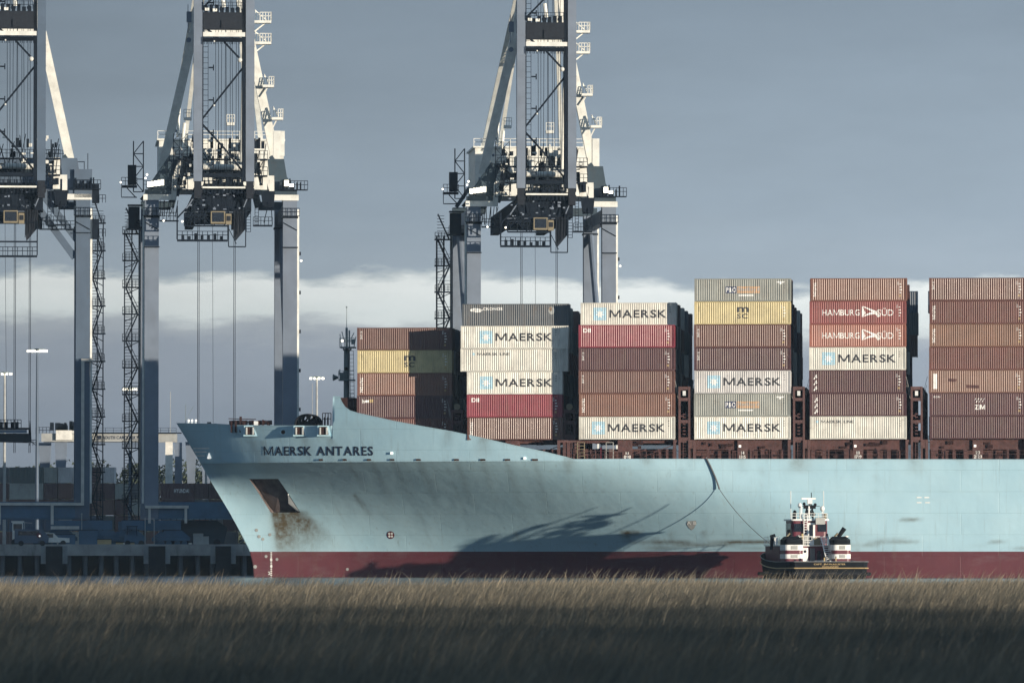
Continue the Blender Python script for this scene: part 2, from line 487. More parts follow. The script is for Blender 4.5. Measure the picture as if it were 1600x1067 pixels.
# marsh grass: single blades, denser near the camera
def grass():
    rng = np.random.default_rng(3)
    n = 500000
    u = rng.random(n)
    d = 66 + (406 - 66) * u ** 1.02
    x = (rng.random(n) * 2 - 1) * (d * .088 + 6)
    # clumps and bare lanes
    ph = rng.random(8) * 6.28
    cl = np.zeros(n)
    for i in range(8):
        k = .05 * 1.75 ** i; a = ph[i] + i * 1.3
        cl += np.sin(k * (x * math.cos(a) * 1.6 + d * math.sin(a)) + ph[i] * 3) / (1 + i * .28)
    cl = cl / 3.2
    edge = np.clip((400 + 5 * np.sin(x * .21) + 4 * np.sin(x * .63 + 2) + 3 * np.sin(x * 1.9) - d) / 14, 0, 1)
    h = (1.02 + .20 * cl + rng.normal(0, .15, n)) * (.6 + .4 * edge)
    tall = rng.random(n) < .045 * (1 + .8 * cl)
    h = np.where(tall, h + .2 + (.42 + .35 * np.clip((d - 320) / 60, 0, 1)) * rng.random(n) ** 1.5, h)
    h = np.where(d > 330, h + np.clip(x, 0, 32) / 32 * .28 * rng.random(n), h)
    h = np.clip(h, .3, 2.1)
    w = (.0048 + d * .000032) * (.7 + .7 * rng.random(n))
    tone = np.clip(.52 + .28 * cl + rng.normal(0, .2, n) + np.where(tall, .12, 0) + .1 * (d - 250) / 150, 0, 1)
    az = rng.random(n) * np.pi
    wx, wy = np.cos(az) * w, np.sin(az) * w * .6
    lean = .14 + .15 * np.abs(rng.normal(0, 1, n)) + .07 * cl
    lean = np.where(rng.random(n) < .05, lean + .6 * rng.random(n), lean)
    ld = rng.normal(.0, .6, n) + np.where(rng.random(n) < .05, 3.14, 0)
    lx, ly = lean * np.cos(ld), lean * np.sin(ld)
    z0 = .2
    V = np.zeros((n, 7, 3)); 
    for i, (t, ww) in enumerate(((0, 1), (.38, .95), (.75, .6))):
        bx = x + lx * h * t * t; by = d + ly * h * t * t; bz = z0 + h * t
        V[:, i * 2] = np.stack([bx - wx * ww, by - wy * ww, bz], 1)
        V[:, i * 2 + 1] = np.stack([bx + wx * ww, by + wy * ww, bz], 1)
    droop = 1.12 + .25 * rng.random(n)
    V[:, 6] = np.stack([x + lx * h * droop, d + ly * h * droop, z0 + h * (1.03 - .10 * rng.random(n))], 1)
    base = (np.arange(n) * 7)[:, None]
    q = np.concatenate([base + np.array([0, 1, 3, 2]), base + np.array([2, 3, 5, 4])], 1).reshape(-1)
    t3 = (base + np.array([4, 5, 6])).reshape(-1)
    me = bpy.data.meshes.new('marsh_grass')
    me.vertices.add(n * 7); me.vertices.foreach_set('co', V.reshape(-1).astype(np.float32))
    me.loops.add(len(q) + len(t3)); me.loops.foreach_set('vertex_index', np.concatenate([q, t3]).astype(np.int32))
    me.polygons.add(n * 3)
    st = np.concatenate([np.arange(n * 2) * 4, n * 8 + np.arange(n) * 3]).astype(np.int32)
    me.polygons.foreach_set('loop_start', st)
    me.update()
    a = me.attributes.new('tone', 'FLOAT', 'POINT')
    a.data.foreach_set('value', np.repeat(tone, 7).astype(np.float32))
    me.materials.append(MAT['marsh_grass'])
    tag(link('marsh_grass', me), 'tall brown and olive marsh grass along the river edge', 'grass', kind='stuff')
grass()

# woodland behind the camera: its evening shade lies over the near half of the marsh
def leaf_mass(mb, rng, c, r, n, s):
    for _ in range(n):
        while True:
            p = np.array([rng.uniform(-1, 1) for _ in range(3)])
            q = (p ** 2).sum()
            if q < 1 and q > .15 * rng.random(): break
        p = p * r + c
        a = Vector((rng.uniform(-1, 1), rng.uniform(-1, 1), rng.uniform(-1, 1))).normalized()
        b = a.orthogonal().normalized(); e = a.cross(b)
        k = s * rng.uniform(.6, 1.3)
        p = Vector(p)
        mb.add([p - b * k, p + e * k * .7, p + b * k, p - e * k * .7], [(0, 1, 2, 3)])
rw = random.Random(5)
mb = MB()
for i in range(64):
    x = 45 + i * 5.6 + rw.uniform(-2, 2)
    hh = rw.uniform(14, 31)
    leaf_mass(mb, rw, np.array([x, -32 + rw.uniform(-5, 5), hh * .55]), np.array([5.2, 4.5, hh * .47]), 170, 1.5)
    mb.tube((x, -32, 0), (x, -32, hh * .7), .35, 6, .12)
tag(mb.build('shore_woodland', 'leaf_dark'), 'dark woodland on the near shore behind the marsh', 'woodland', kind='stuff')

# ---------------------------------------------------------------- the container ship
ship = thing('container_ship', 'huge light blue container ship with rust streaks and red boot topping moored by the marsh', 'container ship', SO, -AS)
B2 = 21.4
XT, ZT = sp(275.5, 661, B2)
stem_px = [(275.5, 661), (291, 686), (307, 713), (332, 756), (358, 799), (375, 830), (390, 860), (395, 880), (397, 902), (398, 925)]
stem = sorted([tuple(reversed(sp(px, py, B2))) for px, py in stem_px])
def lerp(tab, z):
    if z <= tab[0][0]: return tab[0][1]
    for (a, b), (c, d) in zip(tab[:-1], tab[1:]):
        if z <= c: return b + (d - b) * (z - a) / (c - a)
    return tab[-1][1]
def x_s(z): return lerp(stem, z)
KN = 14.75
def hb(x, z):
    zc = max(0.0, min(z, KN)); t = (zc / KN) ** 1.6
    over = max(0.0, z - KN)
    xs = x_s(z)
    end = -4 + (1 - t) * 36
    s = max(0.0, min(1.0, (x - xs) / (end - xs)))
    a = 2.2 + (.64 - 2.2) * t
    return B2 * math.sin(math.pi / 2 * s) ** a
def near_y(x, z): return B2 - hb(x, z)
def on_hull(px, py):
    y = 5.0
    for _ in range(25):
        x, z = sp(px, py, y); y = .5 * y + .5 * near_y(x, z)
    return x, y, z
# top edge of the bulwark, from the photograph's outline
top_px = [(275.5, 661), (340, 662), (380, 664), (440, 664.5), (519.2, 665), (520, 618.5), (531, 619), (534, 627), (539, 635), (547, 641), (560, 645), (617, 657.5), (660, 665.5),
          (706, 673.5), (755, 684), (800, 694.5), (850, 705), (885, 713.5), (897, 717), (1000, 716.5), (1300, 717), (1600, 717.5)]
def top_solve():
    r = []
    for px, py in top_px:
        if px < 280: r.append((XT, ZT)); continue
        x, y, z = on_hull(px, py); r.append((x, z))
    return r
TOP = top_solve()
TOP.append((200, TOP[-1][1]))
def z_top(x): return lerp(TOP, x)
XE = 150.0
pk = [(395, 748), (436, 748), (417, 800.5), (468, 800.5)]
pkh = [on_hull(*p) for p in pk]
def s_of(x, z): return (x - x_s(z)) / (XE - x_s(z))
sL = (s_of(pkh[0][0], pkh[0][2]), s_of(pkh[2][0], pkh[2][2])); sR = (s_of(pkh[1][0], pkh[1][2]), s_of(pkh[3][0], pkh[3][2]))
zt_, zb_ = (pkh[0][2] + pkh[1][2]) / 2, (pkh[2][2] + pkh[3][2]) / 2
SLm, SRm = sum(sL) / 2, sum(sR) / 2
ss = set()
i = 0
while i <= 330:
    t = i / 330; ss.add(t ** 1.55); i += 1
ss = sorted(v for v in ss if min(abs(v - SLm), abs(v - SRm)) > 8e-4)
ss = sorted(ss + [SLm, SRm])
zl = [-2.0, -1, 0, .8, 1.6, 2.4, 3.3]
z = 3.3
while z < KN - .01:
    z += .4; zl.append(min(z, KN))
zl = sorted(v for v in set(zl) if min(abs(v - zt_), abs(v - zb_)) > .12 or v in (3.3, KN))
zl = sorted(zl + [zt_, zb_])
rows = len(zl)
def col_pts(s):
    out = []
    for z in zl:
        xs = x_s(z); out.append((xs + s * (XE - xs), z))
    return out
# rust streaks: (px, py of the source, length down, width, strength, lean)
streaks = [(395, 690, 5, 1.2, .55, .35), (410, 690, 4, .7, .5, .3), (478, 688, 3.2, 1.0, .6, .15), (517, 688, 3.4, 1.0, .6, .1), (700, 676, 2, .9, .6, 0), (755, 686, 2.6, 1.3, .7, 0), (890, 716, 2.2, 1.0, .8, 0),
           (546, 722, 4, .5, .5, .35), (580, 722, 6.5, .6, .5, .35), (614, 722, 6, .6, .45, .33), (655, 722, 6.5, .6, .5, .3), (714, 722, 6.5, .6, .5, .25), (755, 722, 6, .6, .45, .22), (793, 722, 8, .6, .5, .2),
           (836, 722, 8, .6, .5, .18), (885, 718, 5, .4, .4, .1), (555, 774, 3.0, .55, 1.0, .7), (428, 801, 6.6, .5, 1.2, .14), (434, 801, 6.4, 1.5, 1.1, .2), (447, 801, 6.4, 2.3, 1.1, .24), (462, 801, 5.6, 1.8, 1.0, .55), (475, 801, 5, 1.2, .8, .9),
           (480, 812, 3.0, 1.6, .5, .6), (978, 833, 1.4, .8, .9, .3), (807, 832, 1.5, .5, .8, .2), (1049, 831, 1.4, .5, .9, .2), (1023, 840, 1.2, .6, 1, .4), (1099, 833, 1.0, .4, .8, 0), (1012, 718, 1, .8, .6, 0), (1251, 718, 2.0, 1.6, .65, 0),
           (1240, 718, 1.6, .7, .5, 0), (1430, 718, 2.2, 1.2, .6, 0), (1160, 718, 2.0, .8, .4, 0), (1340, 718, 1.8, .5, .4, 0), (1500, 718, 2, .5, .4, 0), (1080, 717, 1.6, .5, .5, 0),
           (520, 780, 9, .25, .35, .4), (700, 735, 9, .3, .3, .28), (600, 800, 5, .25, .4, .4), (655, 800, 5, .25, .4, .3), (930, 720, 5, .4, .35, 0), (1065, 720, 7, .3, .3, 0), (1190, 722, 8, .3, .3, 0), (1370, 722, 8, .3, .3, 0)]
SK = []
for px, py, ln, wd, st, le in streaks:
    x, y, z = on_hull(px, py); SK.append((x, z, ln, wd, st, le))
scuffs = []
rs = random.Random(11)
for _ in range(26):
    px = rs.uniform(1010, 1640); py = rs.uniform(845, 858)
    x, y, z = on_hull(px, py); scuffs.append((x, z, rs.uniform(.6, 3.0), rs.uniform(.06, .16), rs.uniform(.5, 1.0)))
for px, py, a, b in ((1422, 811, 1.2, .12), (1395, 840, 2.0, .1), (1180, 846, 5, .14), (1060, 849, 6, .14), (1105, 850, 4, .16), (985, 833, 1.4, .3), (905, 845, 2, .1)):
    x, y, z = on_hull(px, py); scuffs.append((x, z, a, b, 1.2))
def rust_at(x, z):
    r = 0.0
    for sx, sz, ln, wd, st, le in SK:
        dz = sz - z
        if -.15 < dz < ln and abs(x - sx - le * dz) < wd * 2.5:
            k = dz / ln
            ww = wd * (.55 + .6 * k)
            r += (.8 * st if wd < 1.4 else st) * math.exp(-((x - sx - le * dz) / ww) ** 2) * (1 - max(0, k)) ** .8
    for sx, sz, a, b, st in scuffs:
        if abs(z - sz) < b * 3 and abs(x - sx) < a * 2:
            r += st * math.exp(-((x - sx) / a) ** 4 - ((z - sz) / b) ** 2)
    if z > 3.3: r += .35 * math.exp(-((z - 3.3) / .25) ** 2)
    r += .22 * math.exp(-((z - z_top(x)) / .18) ** 2)
    r += .18 * math.exp(-((z - KN) / .12) ** 2) * (x < -18)
    return min(1.4, r)
hv, hf, hm, hr = [], [], [], []
pocket = []
cols = [col_pts(s) for s in ss]
for side in (0, 1):
    base = len(hv)
    for j, s in enumerate(ss):
        for (x, z) in cols[j]:
            h = hb(x, z) if j else 0.0
            hv.append((x, B2 - h if side == 0 else B2 + h, z)); hr.append(rust_at(x, z) if side == 0 else .1)
    for j in range(len(ss) - 1):
        for k in range(rows - 1):
            a = base + j * rows + k
            zmid = (cols[j][k][1] + cols[j][k + 1][1]) / 2
            if side == 0 and SLm - 1e-6 <= ss[j] < SRm - 1e-6 and zb_ < zmid < zt_:
                pocket.append((j, k)); continue
            q = (a, a + rows, a + rows + 1, a + 1)
            hf.append(q if side == 0 else q[::-1]); hm.append(1 if zmid < 3.3 else 0)
# upper strip above the knuckle: upright columns from the bow tip aft
def z_bot(x):
    if x >= x_s(KN): return KN
    lo, hi = KN, ZT
    for _ in range(40):
        m_ = (lo + hi) / 2
        if x_s(m_) > x: lo = m_
        else: hi = m_
    return (lo + hi) / 2
ux = [XT + .02 + .25 * k for k in range(64)]
while ux[-1] < -10: ux.append(ux[-1] + .35)
while ux[-1] < XE: ux.append(ux[-1] + 1.2)
ux = [v for v in ux if all(abs(v - q[0]) > .1 for q in TOP[3:12])] + [q[0] for q in TOP[4:12]]
ux = sorted(v for v in set(ux) if v <= XE) + [XE + .001]
NU = 16
for side in (0, 1):
    base = len(hv)
    for x in ux:
        zb2, zt2 = z_bot(x), max(z_top(x), z_bot(x) + .01)
        for k in range(NU + 1):
            z = zb2 + (zt2 - zb2) * k / NU
            h = hb(x, z)
            hv.append((x, B2 - h if side == 0 else B2 + h, z)); hr.append(rust_at(x, z) if side == 0 else .1)
    for j in range(len(ux) - 1):
        for k in range(NU):
            a = base + j * (NU + 1) + k
            q = (a, a + NU + 1, a + NU + 2, a + 1)
            hf.append(q if side == 0 else q[::-1]); hm.append(0)
me = bpy.data.meshes.new('hull')
me.from_pydata(hv, [], hf)
me.materials.append(MAT['hull_blue']); me.materials.append(MAT['hull_red'])
me.polygons.foreach_set('material_index', hm)
me.polygons.foreach_set('use_smooth', [True] * len(me.polygons))
a = me.attributes.new('rust', 'FLOAT', 'POINT'); a.data.foreach_set('value', hr)
me.update()
hull = link('hull', me, ship)
# anchor pocket
mb = MB()
js = sorted({j for j, k in pocket}); ks = sorted({k for j, k in pocket})
jA, jB, kA, kB = js[0], js[-1] + 1, ks[0], ks[-1] + 1
def hp(j, k): return Vector(hv[j * rows + k])
inn = Vector((.35, 1.3, -.1))
def wall(idx):
    for (a, b) in zip(idx[:-1], idx[1:]):
        p, q = hp(*a), hp(*b); mb.add([p, q, q + inn, p + inn], [(0, 1, 2, 3)])
wall([(jA, k) for k in range(kA, kB + 1)]); wall([(jB, k) for k in range(kA, kB + 1)])
wall([(j, kA) for j in range(jA, jB + 1)]); wall([(j, kB) for j in range(jA, jB + 1)])
mb.add([hp(jA, kA) + inn, hp(jB, kA) + inn, hp(jB, kB) + inn, hp(jA, kB) + inn], [(0, 1, 2, 3)])
pko = mb.build('anchor_pocket', 'pocket_rust', ship)
mb = MB()
p0, p1 = hp(jB, kA), hp(jB, kB)
q0, q1 = p0 + (p1 - p0) * .03, p0 + (p1 - p0) * .55
o_ = Vector((-.04, -.03, 0))
mb.add([q0 + o_, q1 + o_, (q0 + q1) / 2 + Vector((-.75, .35, -.1)), q0 + Vector((-.3, .2, 0)), q0 + inn * .2, q1 + inn * .2], [(0, 1, 2, 3), (1, 5, 2), (0, 3, 4)])
mb.build('sunlit_sliver', 'letter_white', ship)  # white wedge paints the sunlit sliver inside the anchor pocket

# decks inside the bulwark
def deck(name, mat, z, x0, x1, inset=.25, th=.2):
    mb = MB(); n = 40; vs = []
    for i in range(n + 1):
        x = x0 + (x1 - x0) * i / n; h = max(0.02, hb(x, z) - inset)
        vs += [(x, B2 - h, z), (x, B2 + h, z), (x, B2 - h, z - th), (x, B2 + h, z - th)]
    fs = []
    for i in range(n):
        a = i * 4; fs += [(a, a + 1, a + 5, a + 4), (a + 2, a + 6, a + 7, a + 3)]
    return mb.add(vs, fs).build(name, mat, ship)
deck('main_deck', 'hull_deck', 14.9, -45, XE)
deck('forecastle_deck', 'hull_deck', 18.7, x_s(19) + 1.0, -45.2)
mb = MB(); mb.box(XE - .3, XE, .3, 42.5, -2, 15)
mb.build('stern_bulkhead', 'hull_blue', ship)

def hull_text(name, s, px0, px1, py, hpx, mat, bold=.01, off=.05):
    x0, y0, z0 = on_hull(px0, py); x1, y1, z1 = on_hull(px1, py)
    hgt = hpx / 12.15
    vs, fs = text_geo(s, hgt, abs(x1 - x0), bold)
    mb = MB(); out = []
    for a, b in vs:
        x = x0 + a; z = z0 + (z1 - z0) * a / (x1 - x0) + b
        out.append((x, near_y(x, z) - off, z))
    mb.add(out, fs); return mb.build(name, mat, ship)
hull_text('name_lettering', 'MAERSK ANTARES', 412, 583, 704.5, 14.5, 'letter_navy', .022)
for k, (a, b, py) in enumerate(((302, 327, 700.5), (304, 323, 706), (307, 320, 712))):
    mb = MB(); n = 6; vs = []
    for i in range(n + 1):
        for dy in (-1.0, 1.0):
            x, y, z = on_hull(a + (b - a) * i / n, py + dy); vs.append((x, y - .04, z))
    mb.add(vs, [(2 * i, 2 * i + 2, 2 * i + 3, 2 * i + 1) for i in range(n)]).build('bow_stripe', 'letter_white', ship)
x, y, z = on_hull(327, 712)
MB().tube((x, y - .02, z - .3), (x, y - .25, z + .35), .3, 10, .05).build('bow_light', 'lamp_white', ship)
for px, py in ((612, 708), (820, 716)):
    x, y, z = on_hull(px, py); MB().box(x - .15, x + .15, y - .2, y + .1, z - .15, z + .15).build('hull_lamp', 'lamp_white', ship)
# mooring slots along the knuckle
for px in (503, 540, 578, 614, 655, 714, 755, 793, 836):
    x, y, z = on_hull(px, 718.2)
    MB().box(x - .38, x + .38, y - .06, y + .2, z - .12, z + .12).build('mooring_slot', 'rust_dark', ship)
# roller fairleads on the forecastle edge
for px in (390.5, 468, 505.5):
    x, y, z = on_hull(px, 674)
    f = MB(); s_ = 1
    f.prism([(x - .72, z + .75), (x + .72, z + .75), (x + .95, z - .62), (x - .80, z - .62)], y - .42, y + .3)
    fo = f.build('fairlead', 'hull_blue', ship)
    MB().prism([(x - .55, z + .6), (x + .5, z + .6), (x + .7, z - .45), (x - .6, z - .45)], y - .46, y - .425).build('fairlead_opening', 'rust_dark', fo)
    g = MB()
    for q in (-.4, .45): g.tube((x + q, y - .55, z - .4), (x + q, y - .55, z + .5), .14, 10).cut()
    g.build('roller', 'pale_grey', fo)
x, y, z = on_hull(442.5, 675)
fo = MB().tube((x, y - .12, z), (x, y + .3, z), .42, 16).build('round_fairlead', 'hull_blue', ship)
MB().tube((x, y - .15, z), (x, y - .11, z), .27, 14).build('fairlead_opening', 'rust_dark', fo)
# painted marks
def hull_patch(name, pts, off, mat, parent=ship):
    return MB().add([(x, near_y(x, z) - off, z) for x, z in pts], [tuple(range(len(pts)))]).build(name, mat, parent)
def circ(x, z, r, n=18): return [(x + r * math.cos(2 * math.pi * k / n), z + r * math.sin(2 * math.pi * k / n)) for k in range(n)]
def disc_mark(px, py, r):
    x, y, z = on_hull(px, py)
    m_ = hull_patch('thruster_mark', circ(x, z, r), .05, 'tug_maroon')
    for a_ in range(4):
        t = math.pi / 4 + a_ * math.pi / 2
        hull_patch('mark_quadrant', circ(x + math.cos(t) * r * .5, z + math.sin(t) * r * .5, r * .3, 10), .07, 'letter_white', m_)
disc_mark(610.5, 835.5, .5)
x, y, z = on_hull(1080.5, 820)
hull_patch('load_line_mark', [(x + p / 12.3, z - q / 12.3) for p, q in [(-8, -3), (-6, -6), (7, -7), (8, -2), (6, 1), (4, 5), (0, 8), (-4, 5), (-7, 1)]], .04, 'pale_grey')
hull_text('load_line_letters', 'A B', 1073, 1088, 817, 5, 'letter_white', .03, .07)
for k in range(22):
    pass
mb = MB()
for k in range(13):
    x, y, z = on_hull(424, 863 + k * 3.2)
    mb.box(x - .13, x + .13, y - .05, y + .02, z - .04, z + .04)
    mb.box(x - .02, x + .02, y - .045, y + .02, z - .2, z + .1)
mb.build('draught_scale', 'letter_white', ship)
for px, py, s in ((424, 884, '4'), (424, 873, '6'), (421, 895, '2')):
    hull_text('draught_figure', s, px - 2, px + 2, py, 5, 'letter_white', .03)
for px, py, r in ((416, 869, .2), (433, 873.5, .2), (401, 828, .22), (405, 838, .22), (411, 842, .2), (422, 835, .22), (543, 889, .2), (399, 885, .25)):
    x, y, z = on_hull(px, py)
    hull_patch('hull_mark', circ(x, z, r, 8), .04, 'pale_grey')
for px, py in ((1436, 777), (1448, 777), (1436, 785), (1449, 785)):
    x, y, z = on_hull(px, py); MB().box(x - .3, x + .3, y - .03, y + .02, z - .07, z + .07).build('tug_push_mark', 'letter_white', ship)

# forecastle gear
XF, ZF = sp(470, 665, 12)
mb = MB()
for k in range(9):
    a0 = math.pi * k / 8
x0, _ = sp(461, 665, 11); x1, _ = sp(500, 665, 11)
n = 14; arc = []
for k in range(n + 1):
    t = math.pi * k / n; xx = (x0 + x1) / 2 - math.cos(t) * (x1 - x0) / 2
    arc.append((xx, ZF - .6 + 2.0 * max(0, math.sin(t)) ** .5))
for yy in (11, 12.2, 13.4): mb.path([(a, yy, b) for a, b in arc], .14, 6)
for a, b in arc[::1]: mb.beam((a, 11, b), (a, 13.4, b), .1)
for k in range(26):
    i_ = rs.randrange(1, n); j_ = rs.randrange(1, n)
    mb.tube((arc[i_][0], 11.2, arc[i_][1]), (arc[j_][0], 13, ZF - .5), .13, 5)
mb.tube((x0 + 1, 12.2, ZF - .2), (x1 - .7, 12.2, ZF - .2), .8, 12)
mb.build('rope_reel', 'rubber_dark', ship)
mb = MB()
for px, hh, ww in ((369, 6, 3), (376, 12, 2.5), (382, 4, 5), (392, 5, 4), (404, 5, 4), (411, 7, 2), (420, 3, 3), (362, 5, 2)):
    x, z = sp(px, 663, 14); s_ = 1 / 12.0
    mb.box(x - ww * s_ / 2, x + ww * s_ / 2, 13.5, 14.5, 18.7, z + hh * s_)
    mb.tube((x - .3, 14, z + .2), (x + .4, 14, z + .25), .28, 8)
x, z = sp(357, 654, 14); x2, z2 = sp(400, 661, 14)
mb.beam((x, 14, z), (x2, 14, z - .1), .1); mb.beam((x, 14.5, z - .3), (x2, 14.5, z - .5), .1)
mb.build('mooring_winch', 'red_brown_dark', ship)
for px in (294.5, 300, 306):
    x, z = sp(px, 661, 19); MB().tube((x, 19, z - .6), (x, 19, z + .3), .12, 8).ball((x, 19, z + .35), .15, 8, 5).build('bollard_light', 'lamp_white', ship)
x, z = sp(400, 661, 13); MB().box(x - .25, x + .25, 12.8, 13.2, 18.7, z + .25).build('winch_cover', 'white_paint', ship)
mb = MB(); x, z = sp(290, 661, 20)
mb.beam((x, 20, z - .5), (x, 20, z + 2.4), .06); mb.beam((x, 20, z + .4), (x + 1.0, 20, z + 2.2), .05)
mb.build('jackstaff', 'mast_grey', ship)
mb = MB(); x, z = sp(510, 665, 10)
mb.box(x - .5, x + .6, 9.8, 10.1, z - .3, z + .05); mb.rail((x - .5, 9.9, z), (x + .6, 9.9, z), 1.6, .35, .1)
for q in (-.2, .2): mb.box(x + q - .1, x + q + .1, 9.8, 10, z, z + 1.1)
mb.build('vent_grating', 'rubber_dark', ship)
mb = MB()     # dark breakwater behind the raised bulwark
xx0, zz0 = sp(533, 620, 12); xx1, _ = sp(556, 620, 12)
mb.box(xx0 + .3, xx1 + .2, 8.5, 33, 18.7, zz0 - .2)
for k in range(12): mb.beam((xx0 + .22, 9 + k * 2, 18.7), (xx0 + .22, 9 + k * 2, zz0 - .3), .2)
mb.build('breakwater', 'red_brown_dark', ship)

# foremast
fm = MB()
x, zb = sp(541.5, 650, B2); z = lambda py: sp(541.5, py, B2)[1]
X = lambda px: sp(px, 600, B2)[0]
fm.tube((x, B2, 18.7), (x, B2, z(545)), .42, 12, .36)
mast = fm.build('foremast', 'mast_grey', ship)
g = MB(); g.tube((x, B2, z(545)), (x, B2, z(512)), .16, 8); g.tube((x, B2, z(512)), (x, B2, z(481)), .04, 6); g.ball((x, B2, z(480)), .12, 8, 5)
g.tube((x + .35, B2, z(516)), (x + .35, B2, z(545)), .1, 8)
g.build('mast_pole', 'mast_grey', mast)
g = MB()
g.box(X(532), X(555), B2 - 1.2, B2 + 1.2, z(544), z(542)); g.rail((X(532), B2 - 1.2, z(542)), (X(555), B2 - 1.2, z(542)), 1.1, .6, .06)
for a, b, c_, d_ in ((533, 542, 531, 522), (553, 542, 556, 526), (537, 530, 534, 518), (548, 530, 553, 520)): g.beam((X(a), B2, z(b)), (X(c_), B2, z(d_)), .1)
g.beam((X(532), B2, z(532)), (X(554), B2, z(532)), .14); g.box(X(549), X(554), B2 - .3, B2 + .3, z(538), z(530))
g.beam((X(536), B2, z(545)), (x, B2, z(552)), .2); g.beam((X(549), B2, z(545)), (x, B2, z(552)), .2)
g.build('radar_platform', 'mast_grey', mast)
g = MB()
g.box(X(530), X(554), B2 - 1, B2 + 1, z(595), z(593)); g.box(X(531), X(543), B2 - .6, B2 + .4, z(593), z(582)); g.rail((X(530), B2 - 1, z(593)), (X(554), B2 - 1, z(593)), 1.1, .6, .06)
g.beam((X(530), B2, z(585)), (X(531), B2, z(577)), .12)
g.build('lower_platform', 'mast_grey', mast)
MB().tube((X(529), B2 - .3, z(590)), (X(521), B2 - .5, z(590)), .12, 10, .45).build('fog_horn', 'mast_grey', mast)
MB().box(x - .25, x + .25, B2 - .5, B2 - .4, z(580), z(574)).build('mast_lamp', 'rubber_dark', mast)
MB().ball((X(535.5), B2 - .6, z(533)), .17, 8, 5).build('mast_lamp', 'lamp_lit', mast)
g = MB(); g.ladder((X(551), B2, z(640)), (X(549), B2, z(548)), .5, .5, .06); g.rail((X(545), B2 - 2, z(628)), (X(556), B2 - 2, z(628)), 1.1, .5, .06)
g.build('mast_ladder', 'mast_grey', mast)

# ---------------------------------------------------------------- lashing bridges and the coaming strip
LEFT = {1: 558, 2: 729.3, 3: 904.5, 4: 1084.7, 5: 1265, 6: 1452, 7: 1636, 8: 1820}
YO = {1: 7.56, 2: 2.52, 3: 0, 4: 0, 5: 0, 6: 0, 7: 0, 8: 0}
BX = {k: sp(LEFT[k], 686, YO[k])[0] for k in LEFT}
ZC = 17.45
for (bb, px, ptop) in ((1, 714.5, 640), (2, 890, 640), (3, 1069.5, 604), (4, 1248.5, 604), (5, 1432.5, 604), (6, 1618, 604)):
    yo = max(YO[bb], YO.get(bb + 1, 0)) + .5 if bb > 1 else 4.5
    if bb == 1: yo = 5.2
    xc, zt = sp(px, ptop, yo)
    W = .62
    g = MB()
    for yy in [yo] + [yo + 5.04 * k for k in range(1, 8) if yo + 5.04 * k < 40 - yo]:
        near = yy == yo
        t = .26 if near else .4
        for sx in (-1, 1): g.box(xc + sx * W - t / 2, xc + sx * W + t / 2, yy - .2, yy + .2, 14.9, zt)
        for zz in ([zt - .18, zt - 1.6, zt - 4.4 if zt > 23 else zt - 3.4, ZC + .1] if near else [zt - .18, ZC + 1]):
            g.box(xc - W + t / 2, xc + W - t / 2, yy - .17, yy + .17, zz - .22, zz + .18)
        g.box(xc - W, xc + W, yy + .22, yy + 4.8, zt - .5, zt - .3)
        g.box(xc - W, xc + W, yy + .22, yy + 4.8, ZC + 2.9, ZC + 3.05)
    lb = g.build('lashing_bridge', 'lashing_brown', ship)
    g = MB()
    for k in range(7): g.box(xc - .22, xc + .22, yo + .05, yo + .12, ZC + .6 + k * .42, ZC + .75 + k * .42)
    g.build('bridge_ladder', 'red_brown', lb)
    g = MB()
    if zt > 23: g.box(xc - .2, xc + .18, yo - .3, yo - .2, zt - 1.15, zt - .55)
    else: g.tube((xc, yo - .3, zt + .35), (xc, yo + .3, zt + .35), .42, 14)
    g.build('bridge_lamp', 'white_paint' if zt > 23 else 'cab_yellow', lb)
    g = MB()    # lashing rods leaning to the container corners
    for sx in (-1, 1):
        g.beam((xc + sx * .7, yo + .3, zt - 1.4), (xc + sx * 1.35, yo + .3, zt + 1.3), .05)
        g.beam((xc + sx * .7, yo + .6, zt - 2.0), (xc + sx * 1.25, yo + .6, zt + .2), .05)
    g.build('lashing_rod', 'pale_grey', lb)
    # portal foot on deck
    yf = max(.45, near_y(xc, 15.2) + .4)
    g = MB()
    for sx in (-1, 1): g.box(xc + sx * 1.25 - .17, xc + sx * 1.25 + .17, yf, yf + .35, 14.9, ZC - .05)
    g.box(xc - 1.08, xc + 1.08, yf + .02, yf + .33, ZC - .35, ZC - .05)
    g.box(xc + .45, xc + 1.05, yf + .03, yf + .3, 16.3, ZC - .36)
    g.ladder((xc + .1, yf + .1, 15.0), (xc + .1, yf + .1, ZC - .4), .55, .3, .06)
    g.build('bridge_portal', 'lashing_brown', lb)
